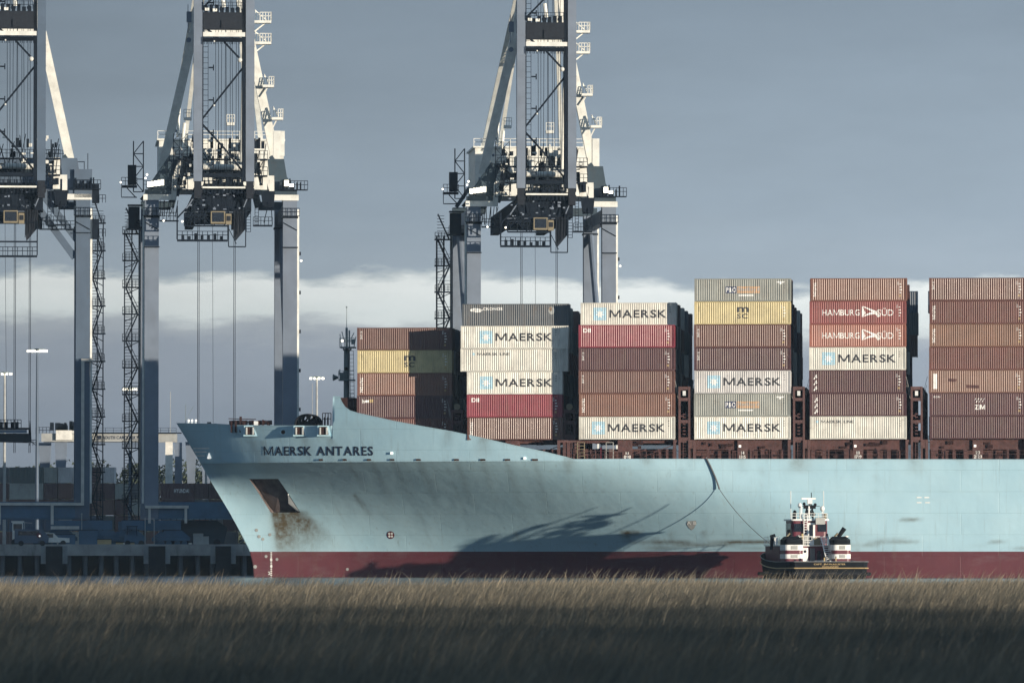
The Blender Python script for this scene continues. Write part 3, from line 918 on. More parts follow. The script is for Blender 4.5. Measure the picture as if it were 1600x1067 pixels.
# coaming strip under the outer containers
rc = random.Random(21)
for bb in range(2, 9):
    x0 = BX[bb]; x1 = x0 + 12.19
    yf = YO[bb] + 1.0
    g = MB()
    if bb in (2, 3):
        g.box(x0 + .2, x1, yf + 2.0, yf + 2.4, 14.9, 16.3)
        g.box(x0 + 4.9, x0 + 6.6, yf - .5, yf - .2, 15.9 if bb == 3 else 15.6, ZC - .06)
        for k in range(4): g.box(x0 + 9.2 + k * .9, x0 + 9.5 + k * .9, yf - .4, yf - .1, 14.9, 15.6 + k * .32)
        g.beam((x0 + 8.2, yf - .3, 15.3), (x0 + 12.0, yf - .3, 16.8), .09)
        g.box(x0, x0 + 12.19, yf + .3, yf + .7, ZC - .45, ZC - .1)
    else:
        g.box(x0 + .05, x1 - .05, yf, yf + .4, 16.15, ZC - .08)
        for k in range(9):
            if rc.random() < .75:
                xx = x0 + .2 + k * 1.36; g.box(xx, xx + rc.choice((.3, .5, .9)), yf - .12, yf - .01, 14.95, 16.14)
        g.box(x0, x1, yf + 1.2, yf + 1.5, 14.95, 16.2)
    cm = g.build('hatch_coaming', 'red_brown', ship)
    g = MB()
    for k in range(10):
        xx = x0 + .4 + rc.random() * 11.2; zz = rc.choice((15.1, 15.3, 16.3, 16.6, 16.8)); ww = rc.uniform(.2, .9)
        g.box(xx, xx + ww, yf - .22, yf - .13 - .02 * rc.random(), zz, zz + rc.uniform(.25, .6))
    g.build('deck_fitting', 'red_brown_dark', cm)
    g = MB()
    for k in range(5):
        xx = x0 + .5 + rc.random() * 11; g.beam((xx, yf - .3, 15), (xx, yf - .3, 15.9 + rc.random() * .5), .07)
    g.rail((x0 + .2, .35 + YO[bb] * .5 + .1, 15.0), (x1 + 2.0, .35 + YO[bb] * .5 + .1, 15.0), 1.0, 1.5, .04) if bb > 2 else None
    g.build('deck_rail', 'lashing_brown', cm)
    pl = MB().box(x0 + 5.45, x0 + 6.75, yf - .32, yf - .24, 14.95, ZC - .1).build('bay_plate', 'lashing_brown', cm)
    n1, n2 = {2: ('06', '0507'), 3: ('10', '0911'), 4: ('14', '1315'), 5: ('18', '1719'), 6: ('22', '2123'), 7: ('26', '2527'), 8: ('30', '2931')}[bb]
    xm = x0 + 6.1; zt_n = 15.75 if bb > 2 else 17.0
    flat_text('bay_number', n1, xm, zt_n, yf - .335, .42, 'letter_white', pl, bold=.03)
    flat_text('bay_number', n2, xm, zt_n - .5, yf - .335, .42, 'letter_white', pl, bold=.03)
    MB().box(xm - .5, xm - .2, yf - .36, yf - .325, 16.45, 16.75).build('deck_lamp', 'lamp_white', pl)
for px in (905.5, 950.5):
    x, z = sp(px, 716, 1.0)
    g = MB(); g.ladder((x + .2, .7, 14.95), (x + .2, .7, 17.1), .9, .42 if px < 920 else 1.0, .1); g.build('deck_ladder', 'cab_yellow' if px < 920 else 'pale_grey', ship)
x, z = sp(889, 700, 1.6)
MB().box(x - .75, x + .75, 1.2, 2.4, 14.95, ZC - .1).build('deck_locker', 'red_brown', ship)
x, z = sp(939, 716, .8); MB().box(x - .07, x + .07, .7, .84, 14.95, 16.5).build('hose_post', 'tug_maroon', ship)
# ---------------------------------------------------------------- containers
PITCH, DEP, CH, CW = .2767, .038, 2.896, 2.438
def prof_breaks(Lc):
    n = int((Lc - .36) / PITCH); x0 = -n * PITCH / 2
    br = []
    for i in range(n):
        a = x0 + i * PITCH
        br += [(a, 0), (a + .064, 0), (a + .138, DEP), (a + .203, DEP)]
    br.append((x0 + n * PITCH, 0))
    return br
def prof_y(br, x):
    if x <= br[0][0] or x >= br[-1][0]: return 0
    lo, hi = 0, len(br) - 1
    while hi - lo > 1:
        m_ = (lo + hi) // 2
        if br[m_][0] <= x: lo = m_
        else: hi = m_
    (a, ya), (b, yb) = br[lo], br[hi]
    return ya + (yb - ya) * (x - a) / (b - a)
def container_mesh(Lc, nm):
    mb = MB(); h2 = Lc / 2; yf = -CW / 2; yb = CW / 2; rec = .035
    br = prof_breaks(Lc)
    xs = [(-h2 + .12, 0)] + br + [(h2 - .12, 0)]
    z0, z1 = .16, CH - .11
    vs = []
    for x, d in xs: vs += [(x, yf + rec + d, z0), (x, yf + rec + d, z1)]
    mb.add(vs, [(2 * i, 2 * i + 2, 2 * i + 3, 2 * i + 1) for i in range(len(xs) - 1)])
    vs = []
    for x, d in xs: vs += [(x, yb - rec - d, z0), (x, yb - rec - d, z1)]
    mb.add(vs, [(2 * i + 1, 2 * i + 3, 2 * i + 2, 2 * i) for i in range(len(xs) - 1)])
    for y0, y1 in ((yf, yf + .1), (yb - .1, yb)):
        mb.box(-h2 + .14, h2 - .14, y0, y1, 0.02, .16); mb.box(-h2 + .14, h2 - .14, y0, y1, CH - .11, CH - .01)
        for sx in (-1, 1): mb.box(sx * h2 - (.14 if sx > 0 else 0), sx * h2 + (.14 if sx < 0 else 0), y0 - .002, y1 + .002, .12, CH - .12)
        for sx in (-1, 1):
            for zc in (0, CH - .12): mb.box(min(sx * h2 + .004 * sx, sx * (h2 - .18)), max(sx * h2 + .004 * sx, sx * (h2 - .18)), y0 - .006 if y0 < 0 else y0, y1 if y0 < 0 else y1 + .006, zc, zc + .12)
    mb.box(-h2 + .02, h2 - .02, yf + .1, yb - .1, CH - .06, CH - .03); mb.box(-h2 + .02, h2 - .02, yf + .1, yb - .1, .1, .15)
    # ends: corrugated front, doors with lock rods at the other
    for sx in (-1, 1):
        xe = sx * (h2 - .06); mb.box(min(xe, xe - sx * .05), max(xe, xe - sx * .05), yf + .1, yb - .1, .15, CH - .06)
        for k in range(8):
            yy = yf + .25 + k * .27; xb = xe + sx * .012
            mb.box(min(xe, xb), max(xe, xb), yy, yy + .12, .3, CH - .3)
        if sx > 0:
            for yy in (-.9, -.35, .35, .9): mb.tube((xe + .04, yy, .15), (xe + .04, yy, CH - .15), .025, 5)
    me = mb.mesh(nm, 'container_paint')
    return me, br
ME40, BR40 = container_mesh(12.192, 'shipping_container')
ME45, BR45 = container_mesh(13.716, 'shipping_container')
ME20, BR20 = container_mesh(6.058, 'shipping_container')
def conform(vs2, fs, br, name, mat):
    """flat lettering laid over the corrugation like paint"""
    bm = bmesh.new()
    bv = [bm.verts.new((x, 0, z)) for x, z in vs2]
    for f in fs:
        try: bm.faces.new([bv[i] for i in f])
        except ValueError: pass
    x0 = min(v[0] for v in vs2); x1 = max(v[0] for v in vs2)
    for (xb, d) in br:
        if x0 < xb < x1:
            bmesh.ops.bisect_plane(bm, geom=bm.verts[:] + bm.edges[:] + bm.faces[:], plane_co=(xb, 0, 0), plane_no=(1, 0, 0))
    for v in bm.verts: v.co.y = -CW / 2 + .035 + prof_y(br, v.co.x) - .006
    me = bpy.data.meshes.new(name); bm.to_mesh(me); bm.free()
    me.materials.append(MAT[mat])
    return me
_cm = {}
def mark(kind, br, *a):
    key = (kind, id(br), a)
    if key in _cm: return _cm[key]
    res = []
    def T(s, x, z, h, mat, wd=None, bold=.02, name='lettering', vertical=False, slant=0):
        vs, fs = text_geo(s, h, wd, bold)
        if vertical: vs = [(b, -a_) for a_, b in vs]
        res.append((name, conform([(x + p + slant * q, z + q) for p, q in vs], fs, br, name, mat)))
    def Rr(x0, x1, z0, z1, mat, name): res.append((name, conform([(x0, z0), (x1, z0), (x1, z1), (x0, z1)], [(0, 1, 2, 3)], br, name, mat)))
    def P(pts, mat, name): res.append((name, conform(pts, [tuple(range(len(pts)))], br, name, mat)))
    zc = CH / 2 + .02
    if kind == 'big_star':            # black capitals and a star on a pale blue square
        cx = -12.192 / 2 + 2.45; s_ = .80
        for (a0, a1, b0, b1) in ((-s_, s_, .62, s_), (-s_, s_, -s_, -.62), (-s_, -.62, -.62, .62), (.62, s_, -.62, .62)): Rr(cx + a0, cx + a1, zc + b0, zc + b1, 'star_blue', 'star_panel')
        ring = []
        for k in range(14):
            r_ = .61 if k % 2 == 0 else .27; t = math.pi / 2 + k * math.pi / 7
            ring.append((cx + r_ * math.cos(t), zc + r_ * math.sin(t)))
        P(ring, 'letter_white', 'star')
        for k in range(14):
            a_, b_ = ring[k], ring[(k + 1) % 14]
            def outp(p):
                m_ = max(abs(p[0] - cx), abs(p[1] - zc)); return (cx + (p[0] - cx) / m_ * .615, zc + (p[1] - zc) / m_ * .615)
            P([a_, outp(a_), outp(b_), b_], 'star_blue', 'star_panel')
        T('MAERSK', cx + 1.22, zc, 1.04, 'letter_black', wd=7.3, bold=.035)
    elif kind == 'line':
        cx = -12.192 / 2 + .9
        ring = []
        for k in range(14):
            r_ = .26 if k % 2 == 0 else .11; t = math.pi / 2 + k * math.pi / 7
            ring.append((cx + r_ * math.cos(t), zc + .75 + r_ * math.sin(t)))
        P(ring, 'star_blue', 'star'); T('MAERSK LINE', cx + .5, zc + .75, .36, 'letter_black', wd=4.1, bold=.02)
    elif kind == 'msc':
        off = a[0]
        T('m', off, zc + .40, .66, 'letter_black', wd=1.5, bold=.05); T('SC', off + .02, zc - .42, .62, 'letter_black', wd=1.35, bold=.05)
        T('MSCU 7', -5.5, zc + .95, .16, 'letter_black', vertical=True, bold=.01)
    elif kind == 'vertical':
        T(a[0], -5.55, zc + a[2], a[1], 'letter_white', vertical=True, bold=.03)
    elif kind == 'slashes':
        for k in range(3):
            z = zc + .85 - k * .72; x = -5.55
            P([(x, z - .55), (x + .16, z - .55), (x + .46, z), (x + .30, z)], 'letter_white', 'slash_mark'); P([(x + .12, z - .38), (x + .42, z - .38), (x + .5, z - .24), (x + .18, z - .24)], 'letter_white', 'slash_mark')
    elif kind == 'hamsud':
        T('HAMBURG', -4.5, zc, .78, 'letter_white', wd=4.75, bold=.008)
        T('SÜD', 2.45, zc + .06, .98, 'letter_white', wd=2.05, bold=.008)
        P([(.5, zc + .72), (.75, zc + .78), (2.5, zc + .1), (2.1, zc - .05), (.95, zc + .55)], 'letter_white', 'pennant')
        P([(.5, zc + .72), (.62, zc + .7), (1.0, zc - .1), (.5, zc - .62)], 'letter_white', 'pennant')
        P([(.5, zc - .62), (1.2, zc - .15), (1.95, zc + .12), (2.2, zc - .2), (1.4, zc - .32)], 'letter_white', 'pennant')
        P([(2.0, zc + .1), (2.5, zc - .6), (2.9, zc - .5), (2.35, zc + .1)], 'letter_white', 'pennant')
    elif kind == 'ponl':
        Rr(-2.15, -.75, zc - .42, zc + .42, 'navy_panel', 'logo_panel'); Rr(-.70, 2.2, zc - .42, zc + .42, 'orange_panel', 'logo_panel')
        res_off = res
        def T2(s, x, z, h, mat, wd):
            vs, fs = text_geo(s, h, wd, .03); me_ = conform([(x + p, z + q) for p, q in vs], fs, br, 'lettering', mat)
            for v in me_.vertices: v.co.y -= .006
            res.append(('lettering', me_))
        T2('P&O', -2.08, zc, .62, 'letter_white', 1.25); T2('Nedlloyd', -.6, zc, .62, 'pale_grey', 2.7)
        Rr(-.5, 1.4, zc - .78, zc - .62, 'letter_white', 'logo_panel'); Rr(4.3, 5.3, zc + .88, zc + 1.05, 'letter_white', 'logo_panel'); Rr(4.65, 4.95, zc + .7, zc + .88, 'letter_white', 'logo_panel')
    elif kind == 'cronos':
        for dx, r_ in ((0, .24), (.3, .3), (.62, .34), (.95, .28)):
            P([(-5.6 + dx + r_ * math.cos(t * .628), zc + .62 + dx * .12 * (1 if dx < .5 else -.3) + r_ * math.sin(t * .628) * .8) for t in range(10)], 'letter_white', 'logo_animal')
        Rr(-4.6, -4.2, zc + .58, zc + .68, 'letter_white', 'logo_animal')
        T('CRONOS', -4.2, zc + .78, .36, 'letter_white', wd=2.5, bold=.04)
        P([(4.6 + .42 * math.cos(t * .524), zc + .55 + .5 * math.sin(t * .524)) for t in range(12)], 'pale_grey', 'logo_globe')
        P([(4.45 + .2 * math.cos(t * .524), zc + .75 + .28 * math.sin(t * .524)) for t in range(12)], 'orange_panel', 'logo_globe')
    elif kind == 'dii':
        T('DII', -5.5, zc + .72, .52, 'letter_white', wd=.95, bold=.04)
    elif kind == 'hapag':
        T('h', -5.4, zc + .72, .5, 'letter_white', bold=.04); Rr(-5.05, -4.55, zc + .55, zc + .85, 'letter_white', 'logo_panel'); Rr(-4.5, -4.0, zc + .55, zc + .95, 'letter_gold', 'logo_panel')
    elif kind == 'zim':
        T('ZIM', -.4, zc - .35, .62, 'letter_white', wd=1.3, bold=.05)
        for k in range(7):
            x = -.4 + (k % 4) * .36 + (.15 if k > 3 else 0); z = zc + (.55 if k < 4 else .25)
            P([(x, z), (x + .1, z), (x + .22, z + .22), (x + .12, z + .22)], 'letter_white', 'logo_star')
        T('ZCSU', -5.6, zc + .95, .2, 'letter_white', wd=.9)
    elif kind == 'plate':
        Rr(-5.5, -5.05, zc - .95, zc + .95, 'letter_white', 'logo_panel')
        P([(-1.4, zc - .45), (.2, zc - .5), (.3, zc - .9), (-1.3, zc - .85)], 'red_brown', 'paint_patch'); P([(-3.6, zc + .35), (-2.6, zc + .3), (-2.7, zc - .1), (-3.6, zc)], 'red_brown', 'paint_patch')
    # number block at the aft end of every box
    if kind in ('vertical', 'slashes', 'dii', 'zim', 'hapag', 'plate', 'msc', 'hamsud'):
        T('45G1', 4.95, zc + 1.0, .17, 'letter_white', vertical=True, bold=.01, name='number_block')
        for k in range(4): Rr(5.15, 5.15 + .2 + .06 * (k % 3), zc + .6 - k * .36, zc + .72 - k * .36, 'letter_white', 'number_block')
        if kind != 'hamsud': Rr(5.1, 5.35, zc - .95, zc - .72, 'letter_gold', 'number_block')
    else:
        for k in range(3): Rr(5.2, 5.35, zc + .8 - k * .3, zc + .88 - k * .3, 'letter_black', 'number_block')
    # join same-named pieces with same material into one mesh each
    out_ = {}
    for nme, me in res:
        k = (nme, me.materials[0].name)
        if k not in out_: out_[k] = me
        else:
            bm = bmesh.new(); bm.from_mesh(out_[k]); bm.from_mesh(me); bm.to_mesh(out_[k]); bm.free()
    _cm[key] = [(k[0], me) for k, me in out_.items()]
    return _cm[key]
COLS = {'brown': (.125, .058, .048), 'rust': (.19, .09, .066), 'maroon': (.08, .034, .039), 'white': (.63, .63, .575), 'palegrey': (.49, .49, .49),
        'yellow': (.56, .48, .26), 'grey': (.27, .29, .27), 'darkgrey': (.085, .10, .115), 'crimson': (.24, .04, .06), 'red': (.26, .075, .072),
        'redsunlit': (.30, .12, .09), 'brownsunlit': (.18, .095, .065), 'blue': (.03, .07, .13), 'tan': (.20, .112, .085), 'green': (.05, .075, .075), 'redbrown': (.13, .05, .043)}  # two yellowed copies of red and brown carry sunlight in the colour
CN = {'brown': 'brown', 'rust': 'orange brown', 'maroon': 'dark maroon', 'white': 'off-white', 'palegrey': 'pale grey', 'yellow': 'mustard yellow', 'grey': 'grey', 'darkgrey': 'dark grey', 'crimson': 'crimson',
      'red': 'red', 'redsunlit': 'sun-tinted red', 'brownsunlit': 'sun-tinted brown', 'blue': 'blue', 'tan': 'light brown', 'green': 'dull green', 'redbrown': 'red brown'}
KD = {'big_star': 'black capitals and star', 'line': 'small black line of lettering', 'msc': 'a black two-row monogram', 'vertical': 'small white upright lettering', 'slashes': 'three white slash marks',
      'hamsud': 'white lettering and pennant', 'ponl': 'a navy and orange logo', 'cronos': 'a small white animal logo', 'dii': 'three short white letters', 'hapag': 'a small white and gold logo', 'zim': 'white letters under stars', 'plate': 'a white upright plate', 'none': 'no marks'}
TIER = ['top', 'second from top', 'third from top', 'fourth from top', 'fifth from top', 'sixth from top', 'lowest']
BLK = {1: 'block nearest the bow', 2: 'second block from bow', 3: 'third block from bow', 4: 'fourth block from bow', 5: 'fifth block from bow', 6: 'sixth block from bow', 7: 'seventh block from bow', 8: 'eighth block from bow'}
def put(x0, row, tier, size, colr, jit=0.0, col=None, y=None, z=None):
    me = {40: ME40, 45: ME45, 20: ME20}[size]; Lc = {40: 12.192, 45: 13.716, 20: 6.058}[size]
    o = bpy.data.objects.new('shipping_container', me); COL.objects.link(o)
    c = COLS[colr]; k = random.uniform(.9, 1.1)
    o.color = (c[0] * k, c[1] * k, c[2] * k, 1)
    o.location = ship_world(x0 + 6.096 + jit, row * 2.52 + CW / 2 + .03, ZC + tier * 2.905)
    o.rotation_euler = (0, 0, -AS)
    return o
# tiers from the top; (size, colour, mark, extra, row offset inboard, shift)
BLOCKS = {
 1: [(40, 'brown', 'vertical', ('K LINE', .24, .95), 0, 0), (40, 'yellow', 'msc', (-.1,), 0, 0), (40, 'rust', 'vertical', ('TRITON', .36, .85), 0, 0), (40, 'maroon', 'hapag', (), 0, 0), (40, 'redbrown', 'vertical', ('TEX', .3, .8), 0, 0)],
 2: [(45, 'darkgrey', 'cronos', (), 1, 0), (45, 'white', 'big_star', (), 0, .0), (45, 'white', 'line', (), 0, 0), (40, 'white', 'big_star', (), 0, 0), (40, 'crimson', 'dii', (), 0, 0), (40, 'brown', 'vertical', ('TRITON', .34, .85), 0, 0)],
 3: [(40, 'white', 'big_star', (), 1, 0), (40, 'crimson', 'dii', (), 0, 0), (40, 'maroon', 'vertical', ('K LINE', .24, .85), 0, 0), (40, 'brown', 'vertical', ('K LINE', .24, .85), 0, 0), (40, 'rust', 'vertical', ('TRITON', .34, .85), 0, 0), (40, 'white', 'big_star', (), 0, 0)],
 4: [(40, 'grey', 'ponl', (), 0, .1), (40, 'yellow', 'msc', (-.7,), 0, 0), (40, 'brown', 'vertical', ('K LINE', .24, .85), 0, 0), (40, 'maroon', 'vertical', ('K LINE', .24, .85), 0, 0), (40, 'palegrey', 'big_star', (), 0, 0), (40, 'grey', 'ponl', (), 0, 0), (40, 'white', 'big_star', (), 0, 0)],
 5: [(40, 'rust', 'vertical', ('TRITON', .34, .9), 0, .1), (40, 'red', 'hamsud', (), 0, -.05), (40, 'redsunlit', 'hamsud', (), 0, 0), (40, 'white', 'big_star', (), 0, 0), (40, 'maroon', 'slashes', (), 0, 0), (40, 'maroon', 'slashes', (), 0, 0), (40, 'white', 'line', (), 0, 0)],
 6: [(40, 'brown', 'vertical', ('K LINE', .22, .9), 0, 0), (40, 'redbrown', 'vertical', ('TRITON', .34, .85), 0, .05), (40, 'brownsunlit', 'vertical', ('TRITON', .34, .85), 0, 0), (40, 'redbrown', 'none', (), 0, 0), (40, 'tan', 'plate', (), 0, 0), (40, 'maroon', 'zim', (), 0, 0), (40, 'maroon', 'none', (), 0, 0)],
}
BASE_ROW = {1: 3, 2: 1, 3: 0, 4: 0, 5: 0, 6: 0, 7: 0, 8: 0}
for bk, tiers in BLOCKS.items():
    n = len(tiers)
    for i, (size, colr, mk, extra, off, sh) in enumerate(tiers):
        tier = n - 1 - i
        o = put(BX[bk], BASE_ROW[bk] + off, tier, size, colr, jit=sh + random.uniform(-.06, .06))
        br = BR40 if size == 40 else BR45
        if colr in ('redsunlit', 'brownsunlit', 'brown', 'yellow', 'darkgrey'): o.pass_index = 1
        for nme, me in (mark(mk, br, *extra) if mk != 'none' else []):
            link(nme, me, o)
        tw = TIER[i] if i < n - 1 else 'lowest'
        tag(o, f'{CN[colr]} container, {KD[mk]}, {tw}, {BLK[bk]}', 'container', 'outer deck containers on the ship')
# inner rows, seen end-on in the gaps between the blocks
ROWS = {1: [4, 5, 6, 8, 10, 13], 2: [2, 3, 4, 5, 8, 12, 15], 3: [1, 2, 3, 4, 5, 8, 12, 16], 4: [1, 2, 4, 8, 12, 16], 5: [1, 2, 8, 16], 6: [1, 8, 16], 7: [0, 8], 8: [0, 8]}
NT_ = {1: 5, 2: 6, 3: 6, 4: 7, 5: 7, 6: 7, 7: 7, 8: 6}
ri = random.Random(9)
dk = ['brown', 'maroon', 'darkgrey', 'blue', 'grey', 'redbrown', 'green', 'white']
for bk, rws in ROWS.items():
    for r_ in rws:
        n = NT_[bk]
        if bk == 2 and r_ == 2: n = 5
        if bk == 3 and r_ == 1: n = 5
        if bk == 4 and r_ >= 4: n = 6
        if bk == 3 and r_ >= 3: n = 6 - (r_ % 2)
        if bk == 5 and r_ == 16: n = 7
        for t in range(n):
            size = 45 if (bk in (5, 6) and r_ == 16 and t >= 4) or (bk == 6 and r_ == 16 and t == 6) else 40
            if bk == 6 and r_ == 16: size = 45 if t == 6 else 40
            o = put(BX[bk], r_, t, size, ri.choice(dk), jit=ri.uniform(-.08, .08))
            o.color = [v * .55 for v in o.color[:3]] + [1]  # box colour darkened to paint in the deep shade between the blocks
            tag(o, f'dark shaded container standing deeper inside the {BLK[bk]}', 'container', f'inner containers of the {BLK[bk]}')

# ---------------------------------------------------------------- tow line from the ship's rail to the tug
p0 = ship_world(sp(1103, 716, .05)[0], -.1, 15.15)
p1 = ship_world(sp(1124, 764, -.15)[0], -.2, sp(1124, 764, -.15)[1])
p2 = Vector((0, 0, 0))
def tug_pt(px, py, Y): return Vector(((px - CX) / F * Y, Y, EYE + (HY - py) * Y / F))
p2 = tug_pt(1204, 850, 801)
mb = MB()
def bez(a, b, c, n):
    return [a * (1 - t) ** 2 + b * 2 * t * (1 - t) + c * t * t for t in [i / n for i in range(n + 1)]]
mb.path(bez(p0, ship_world(sp(1116, 738, -.2)[0], -.2, sp(1116, 738, -.2)[1]), p1, 10), .11, 7)
mb.path(bez(p1, (p1 + p2) / 2 + Vector((-.5, 0, -.7)), p2, 14), .04, 6)
tag(mb.build('tow_line', 'rope_grey'), 'thin tow line hanging from the ship rail down to the tug bow', 'rope')
# ---------------------------------------------------------------- tug
tug = thing('tug_boat', 'small tug with maroon and white striped funnel casings pushing against the ship', 'tug boat', (38.6, 777, 0), R(8))
def t_hb(y):
    tab = [(0, 4.3), (.5, 4.8), (1.5, 5.1), (4, 5.2), (17, 5.2), (20.5, 4.8), (23.5, 3.8), (25.5, 2.4), (26.6, 1.0), (27, .05)]
    return lerp(tab, y)
def t_top(y): return lerp([(0, 2.05), (8, 2.0), (14, 2.2), (20, 2.7), (27, 3.5)], y)
mb = MB(); ys = [0, .25, .5, 1, 1.5, 2.5, 4, 7, 10, 13, 15, 17, 18.5, 20, 21.5, 23, 24.2, 25.2, 26, 26.6, 27]
rowz = 5; vs = []
for y in ys:
    for sd in (-1, 1):
        for k in range(rowz):
            f_ = k / (rowz - 1); z = -1 + (t_top(y) + 1) * f_
            vs.append((sd * t_hb(y) * (.93 + .07 * f_), y + (.25 * (1 - f_) if y < 13 else -1.2 * (1 - f_) * (y / 27)), z))
fs = []
for i in range(len(ys) - 1):
    for sd in (0, 1):
        for k in range(rowz - 1):
            a_ = (i * 2 + sd) * rowz + k; b_ = ((i + 1) * 2 + sd) * rowz + k
            q = (a_, b_, b_ + 1, a_ + 1); fs.append(q if sd else q[::-1])
for k in range(rowz - 1): fs.append((k, rowz + k, rowz + k + 1, k + 1))
mb.add(vs, fs)
th = mb.build('hull', 'tug_black', tug)
mb = MB(); vs = []
for y in ys: vs += [(-t_hb(y) + .1, y, 1.2 + max(0, y - 14) * .12), (t_hb(y) - .1, y, 1.2 + max(0, y - 14) * .12)]
mb.add(vs, [(2 * i, 2 * i + 1, 2 * i + 3, 2 * i + 2) for i in range(len(ys) - 1)]).build('deck', 'tug_black', tug)
def loop_pts(zf, off=.05):
    l = [(-t_hb(y) - off, y, zf(y)) for y in reversed(ys)]; r = [(t_hb(y) + off, y, zf(y)) for y in ys]
    l[-1] = (-t_hb(0) - off, -off, zf(0)); r[0] = (t_hb(0) + off, -off, zf(0))
    return l + r
MB().path(loop_pts(lambda y: t_top(y) - .78), .07, 5).build('gold_stripe', 'letter_gold', th)
MB().path(loop_pts(lambda y: t_top(y)), .06, 5).build('cap_rail', 'tug_grey', th)
MB().path(loop_pts(lambda y: .55, .2), .24, 6).build('rubber_fender', 'rubber_dark', th)
flat_text('name_lettering', 'CAPT. JIM McALLISTER', 0.05, 1.72, -.06, .25, 'letter_gold', th, wd=3.9, bold=.03)
flat_text('name_lettering', 'CHARLESTON', 0.1, 1.44, -.06, .17, 'letter_gold', th, wd=2.0, bold=.02)
mb = MB()
for k in range(9):
    a_ = -1.2 + k * .3; y = 26.5 - abs(a_) * 3.2; mb.tube((a_ * 2.6 - .3, y, 2.3), (a_ * 2.6 + .3, y, 2.3), .62, 10)
    mb.tube((a_ * 2.6 - .3, y + .1, 3.4), (a_ * 2.6 + .3, y + .1, 3.4), .55, 10)
mb.build('bow_fender', 'rubber_dark', tug)
def rbox(mb, x0, x1, y0, y1, z0, z1, r=.45, mi=0, n=4):
    pts = []
    for cx, cy, a0 in ((x1 - r, y1 - r, 0), (x0 + r, y1 - r, 90), (x0 + r, y0 + r, 180), (x1 - r, y0 + r, 270)):
        for k in range(n + 1):
            t = R(a0 + 90 * k / n); pts.append((cx + r * math.cos(t), cy + r * math.sin(t)))
    m_ = len(pts)
    return mb.add([(x, y, z0) for x, y in pts] + [(x, y, z1) for x, y in pts], [tuple(range(m_ - 1, -1, -1)), tuple(range(m_, 2 * m_))] + [(i, (i + 1) % m_, m_ + (i + 1) % m_, m_ + i) for i in range(m_)], mi)
HS = 2.2
# deckhouse
dh = rbox(MB(), -4.3, 4.0, 9.2, 20, 1.2, 3.95, .6).build('deckhouse', 'tug_maroon', tug)
rbox(MB(), -4.45, 4.15, 9.0, 20.3, 3.96, 4.08, .6).build('boat_deck', 'white_paint', dh)
for x0, x1 in ((-4.3, -1.95), (1.75, 4.0)):
    fc = MB()
    for z0, z1, mi in ((1.2, 2.4, 0), (2.405, 2.98, 1), (2.985, 3.43, 0), (3.435, 4.12, 1), (4.125, 4.75, 2)):
        pr = .03 if mi == 1 else 0
        rbox(fc, x0 - pr, x1 + pr, 6.0 - pr, 9.6, z0, z1, .5, mi)
    fo = fc.build('funnel_casing', ['tug_maroon', 'white_paint', 'tug_black'], tug)
    MB().box(x0 + .75, x1 - .75, 5.94, 5.965, 2.5, 2.9).cut().box(x0 + .75, x1 - .75, 5.94, 5.965, 3.55, 4.0).build('stripe_panel', 'pale_grey', fo)
    mb = MB(); xm = (x0 + x1) / 2
    mb.add([(x0 + .1, 6.1, 4.76), (x1 - .1, 6.1, 4.76), (x1 - .1, 9.4, 4.76), (x0 + .1, 9.4, 4.76), (x0 + .5, 6.8, 5.15), (x1 - .5, 6.8, 5.15), (x1 - .5, 9.2, 5.15), (x0 + .5, 9.2, 5.15)], [(0, 1, 5, 4), (1, 2, 6, 5), (2, 3, 7, 6), (3, 0, 4, 7), (4, 5, 6, 7)])
    mb.build('funnel_top', 'tug_black', fo)
    lean = .75 if x0 > 0 else -.15
    MB().tube((xm - .15, 7.6, 5.1), (xm - .15 + lean, 7.6, 6.15 if x0 > 0 else 6.0), .24, 12, .30).build('exhaust_pipe', 'tug_black', fo)
    MB().tube((xm - .7, 7.3, 5.1), (xm - .5 + .2, 7.3, 5.55), .12, 8).build('vent_pipe', 'cab_yellow', fo)
MB().prism([(3.7, 4.9), (4.15, 5.2), (3.75, 5.25), (3.4, 4.95)], 8, 8.6).build('ventilator', 'white_paint', tug)
# aft face of the deckhouse: door, ladder, winch
MB().box(-.55, .05, 9.12, 9.195, 1.3, 3.7).build('store_panel', 'tug_grey', dh)
d_ = rbox(MB(), -1.65, -.8, 8.9, 9.19, 1.5, 3.75, .14).build('door', 'white_paint', dh)
MB().tube((-1.22, 8.86, 3.3), (-1.22, 8.9, 3.3), .17, 12).build('porthole', 'glass_dark', d_)
for xx in (.35, 1.05): MB().box(xx, xx + .45, 9.13, 9.195, 1.5, 3.4).build('dark_opening', 'glass_dark', dh)
mb = MB()
mb.tube((-.6, 5, 1.75), (.9, 5, 1.75), .5, 14); mb.box(-.75, -.62, 4.5, 5.5, 1.2, 2.2); mb.box(.92, 1.05, 4.5, 5.5, 1.2, 2.2)
for xx in (.3, 1.5): mb.beam((xx, 3, 1.2), (xx, 3, 2.7), .16)
mb.beam((.3, 3, 2.6), (.3, 4.5, 2.2), .1)
mb.build('towing_winch', 'tug_grey', tug)
for xx in (.0, 1.45): MB().beam((xx, 2.6, 1.2), (xx, 2.6, 2.55), .14).build('bitt', 'letter_gold', tug)
MB().ladder((1.5, 6.4, 1.9), (1.15, 8.6, 5.0), .85, .28, .11, side=(1, 0, 0)).build('ladder', 'white_paint', tug)
mb = MB()
mb.rail((-1.9, 8.95, 4.08), (1.75, 8.95, 4.08), 1.05, .5, .07); mb.beam((-1.9, 8.95, 4.4), (1.75, 8.95, 4.4), .07)
for sx in (-4.3, 4.0): mb.rail((sx, 9.6, 4.08), (sx, 20, 4.08), 1.05, 1.0, .05)
mb.build('railing', 'white_paint', tug)
MB().box(-.1, .7, 8.85, 8.93, 4.1, 5.0).build('life_ring_box', 'cab_yellow', tug)
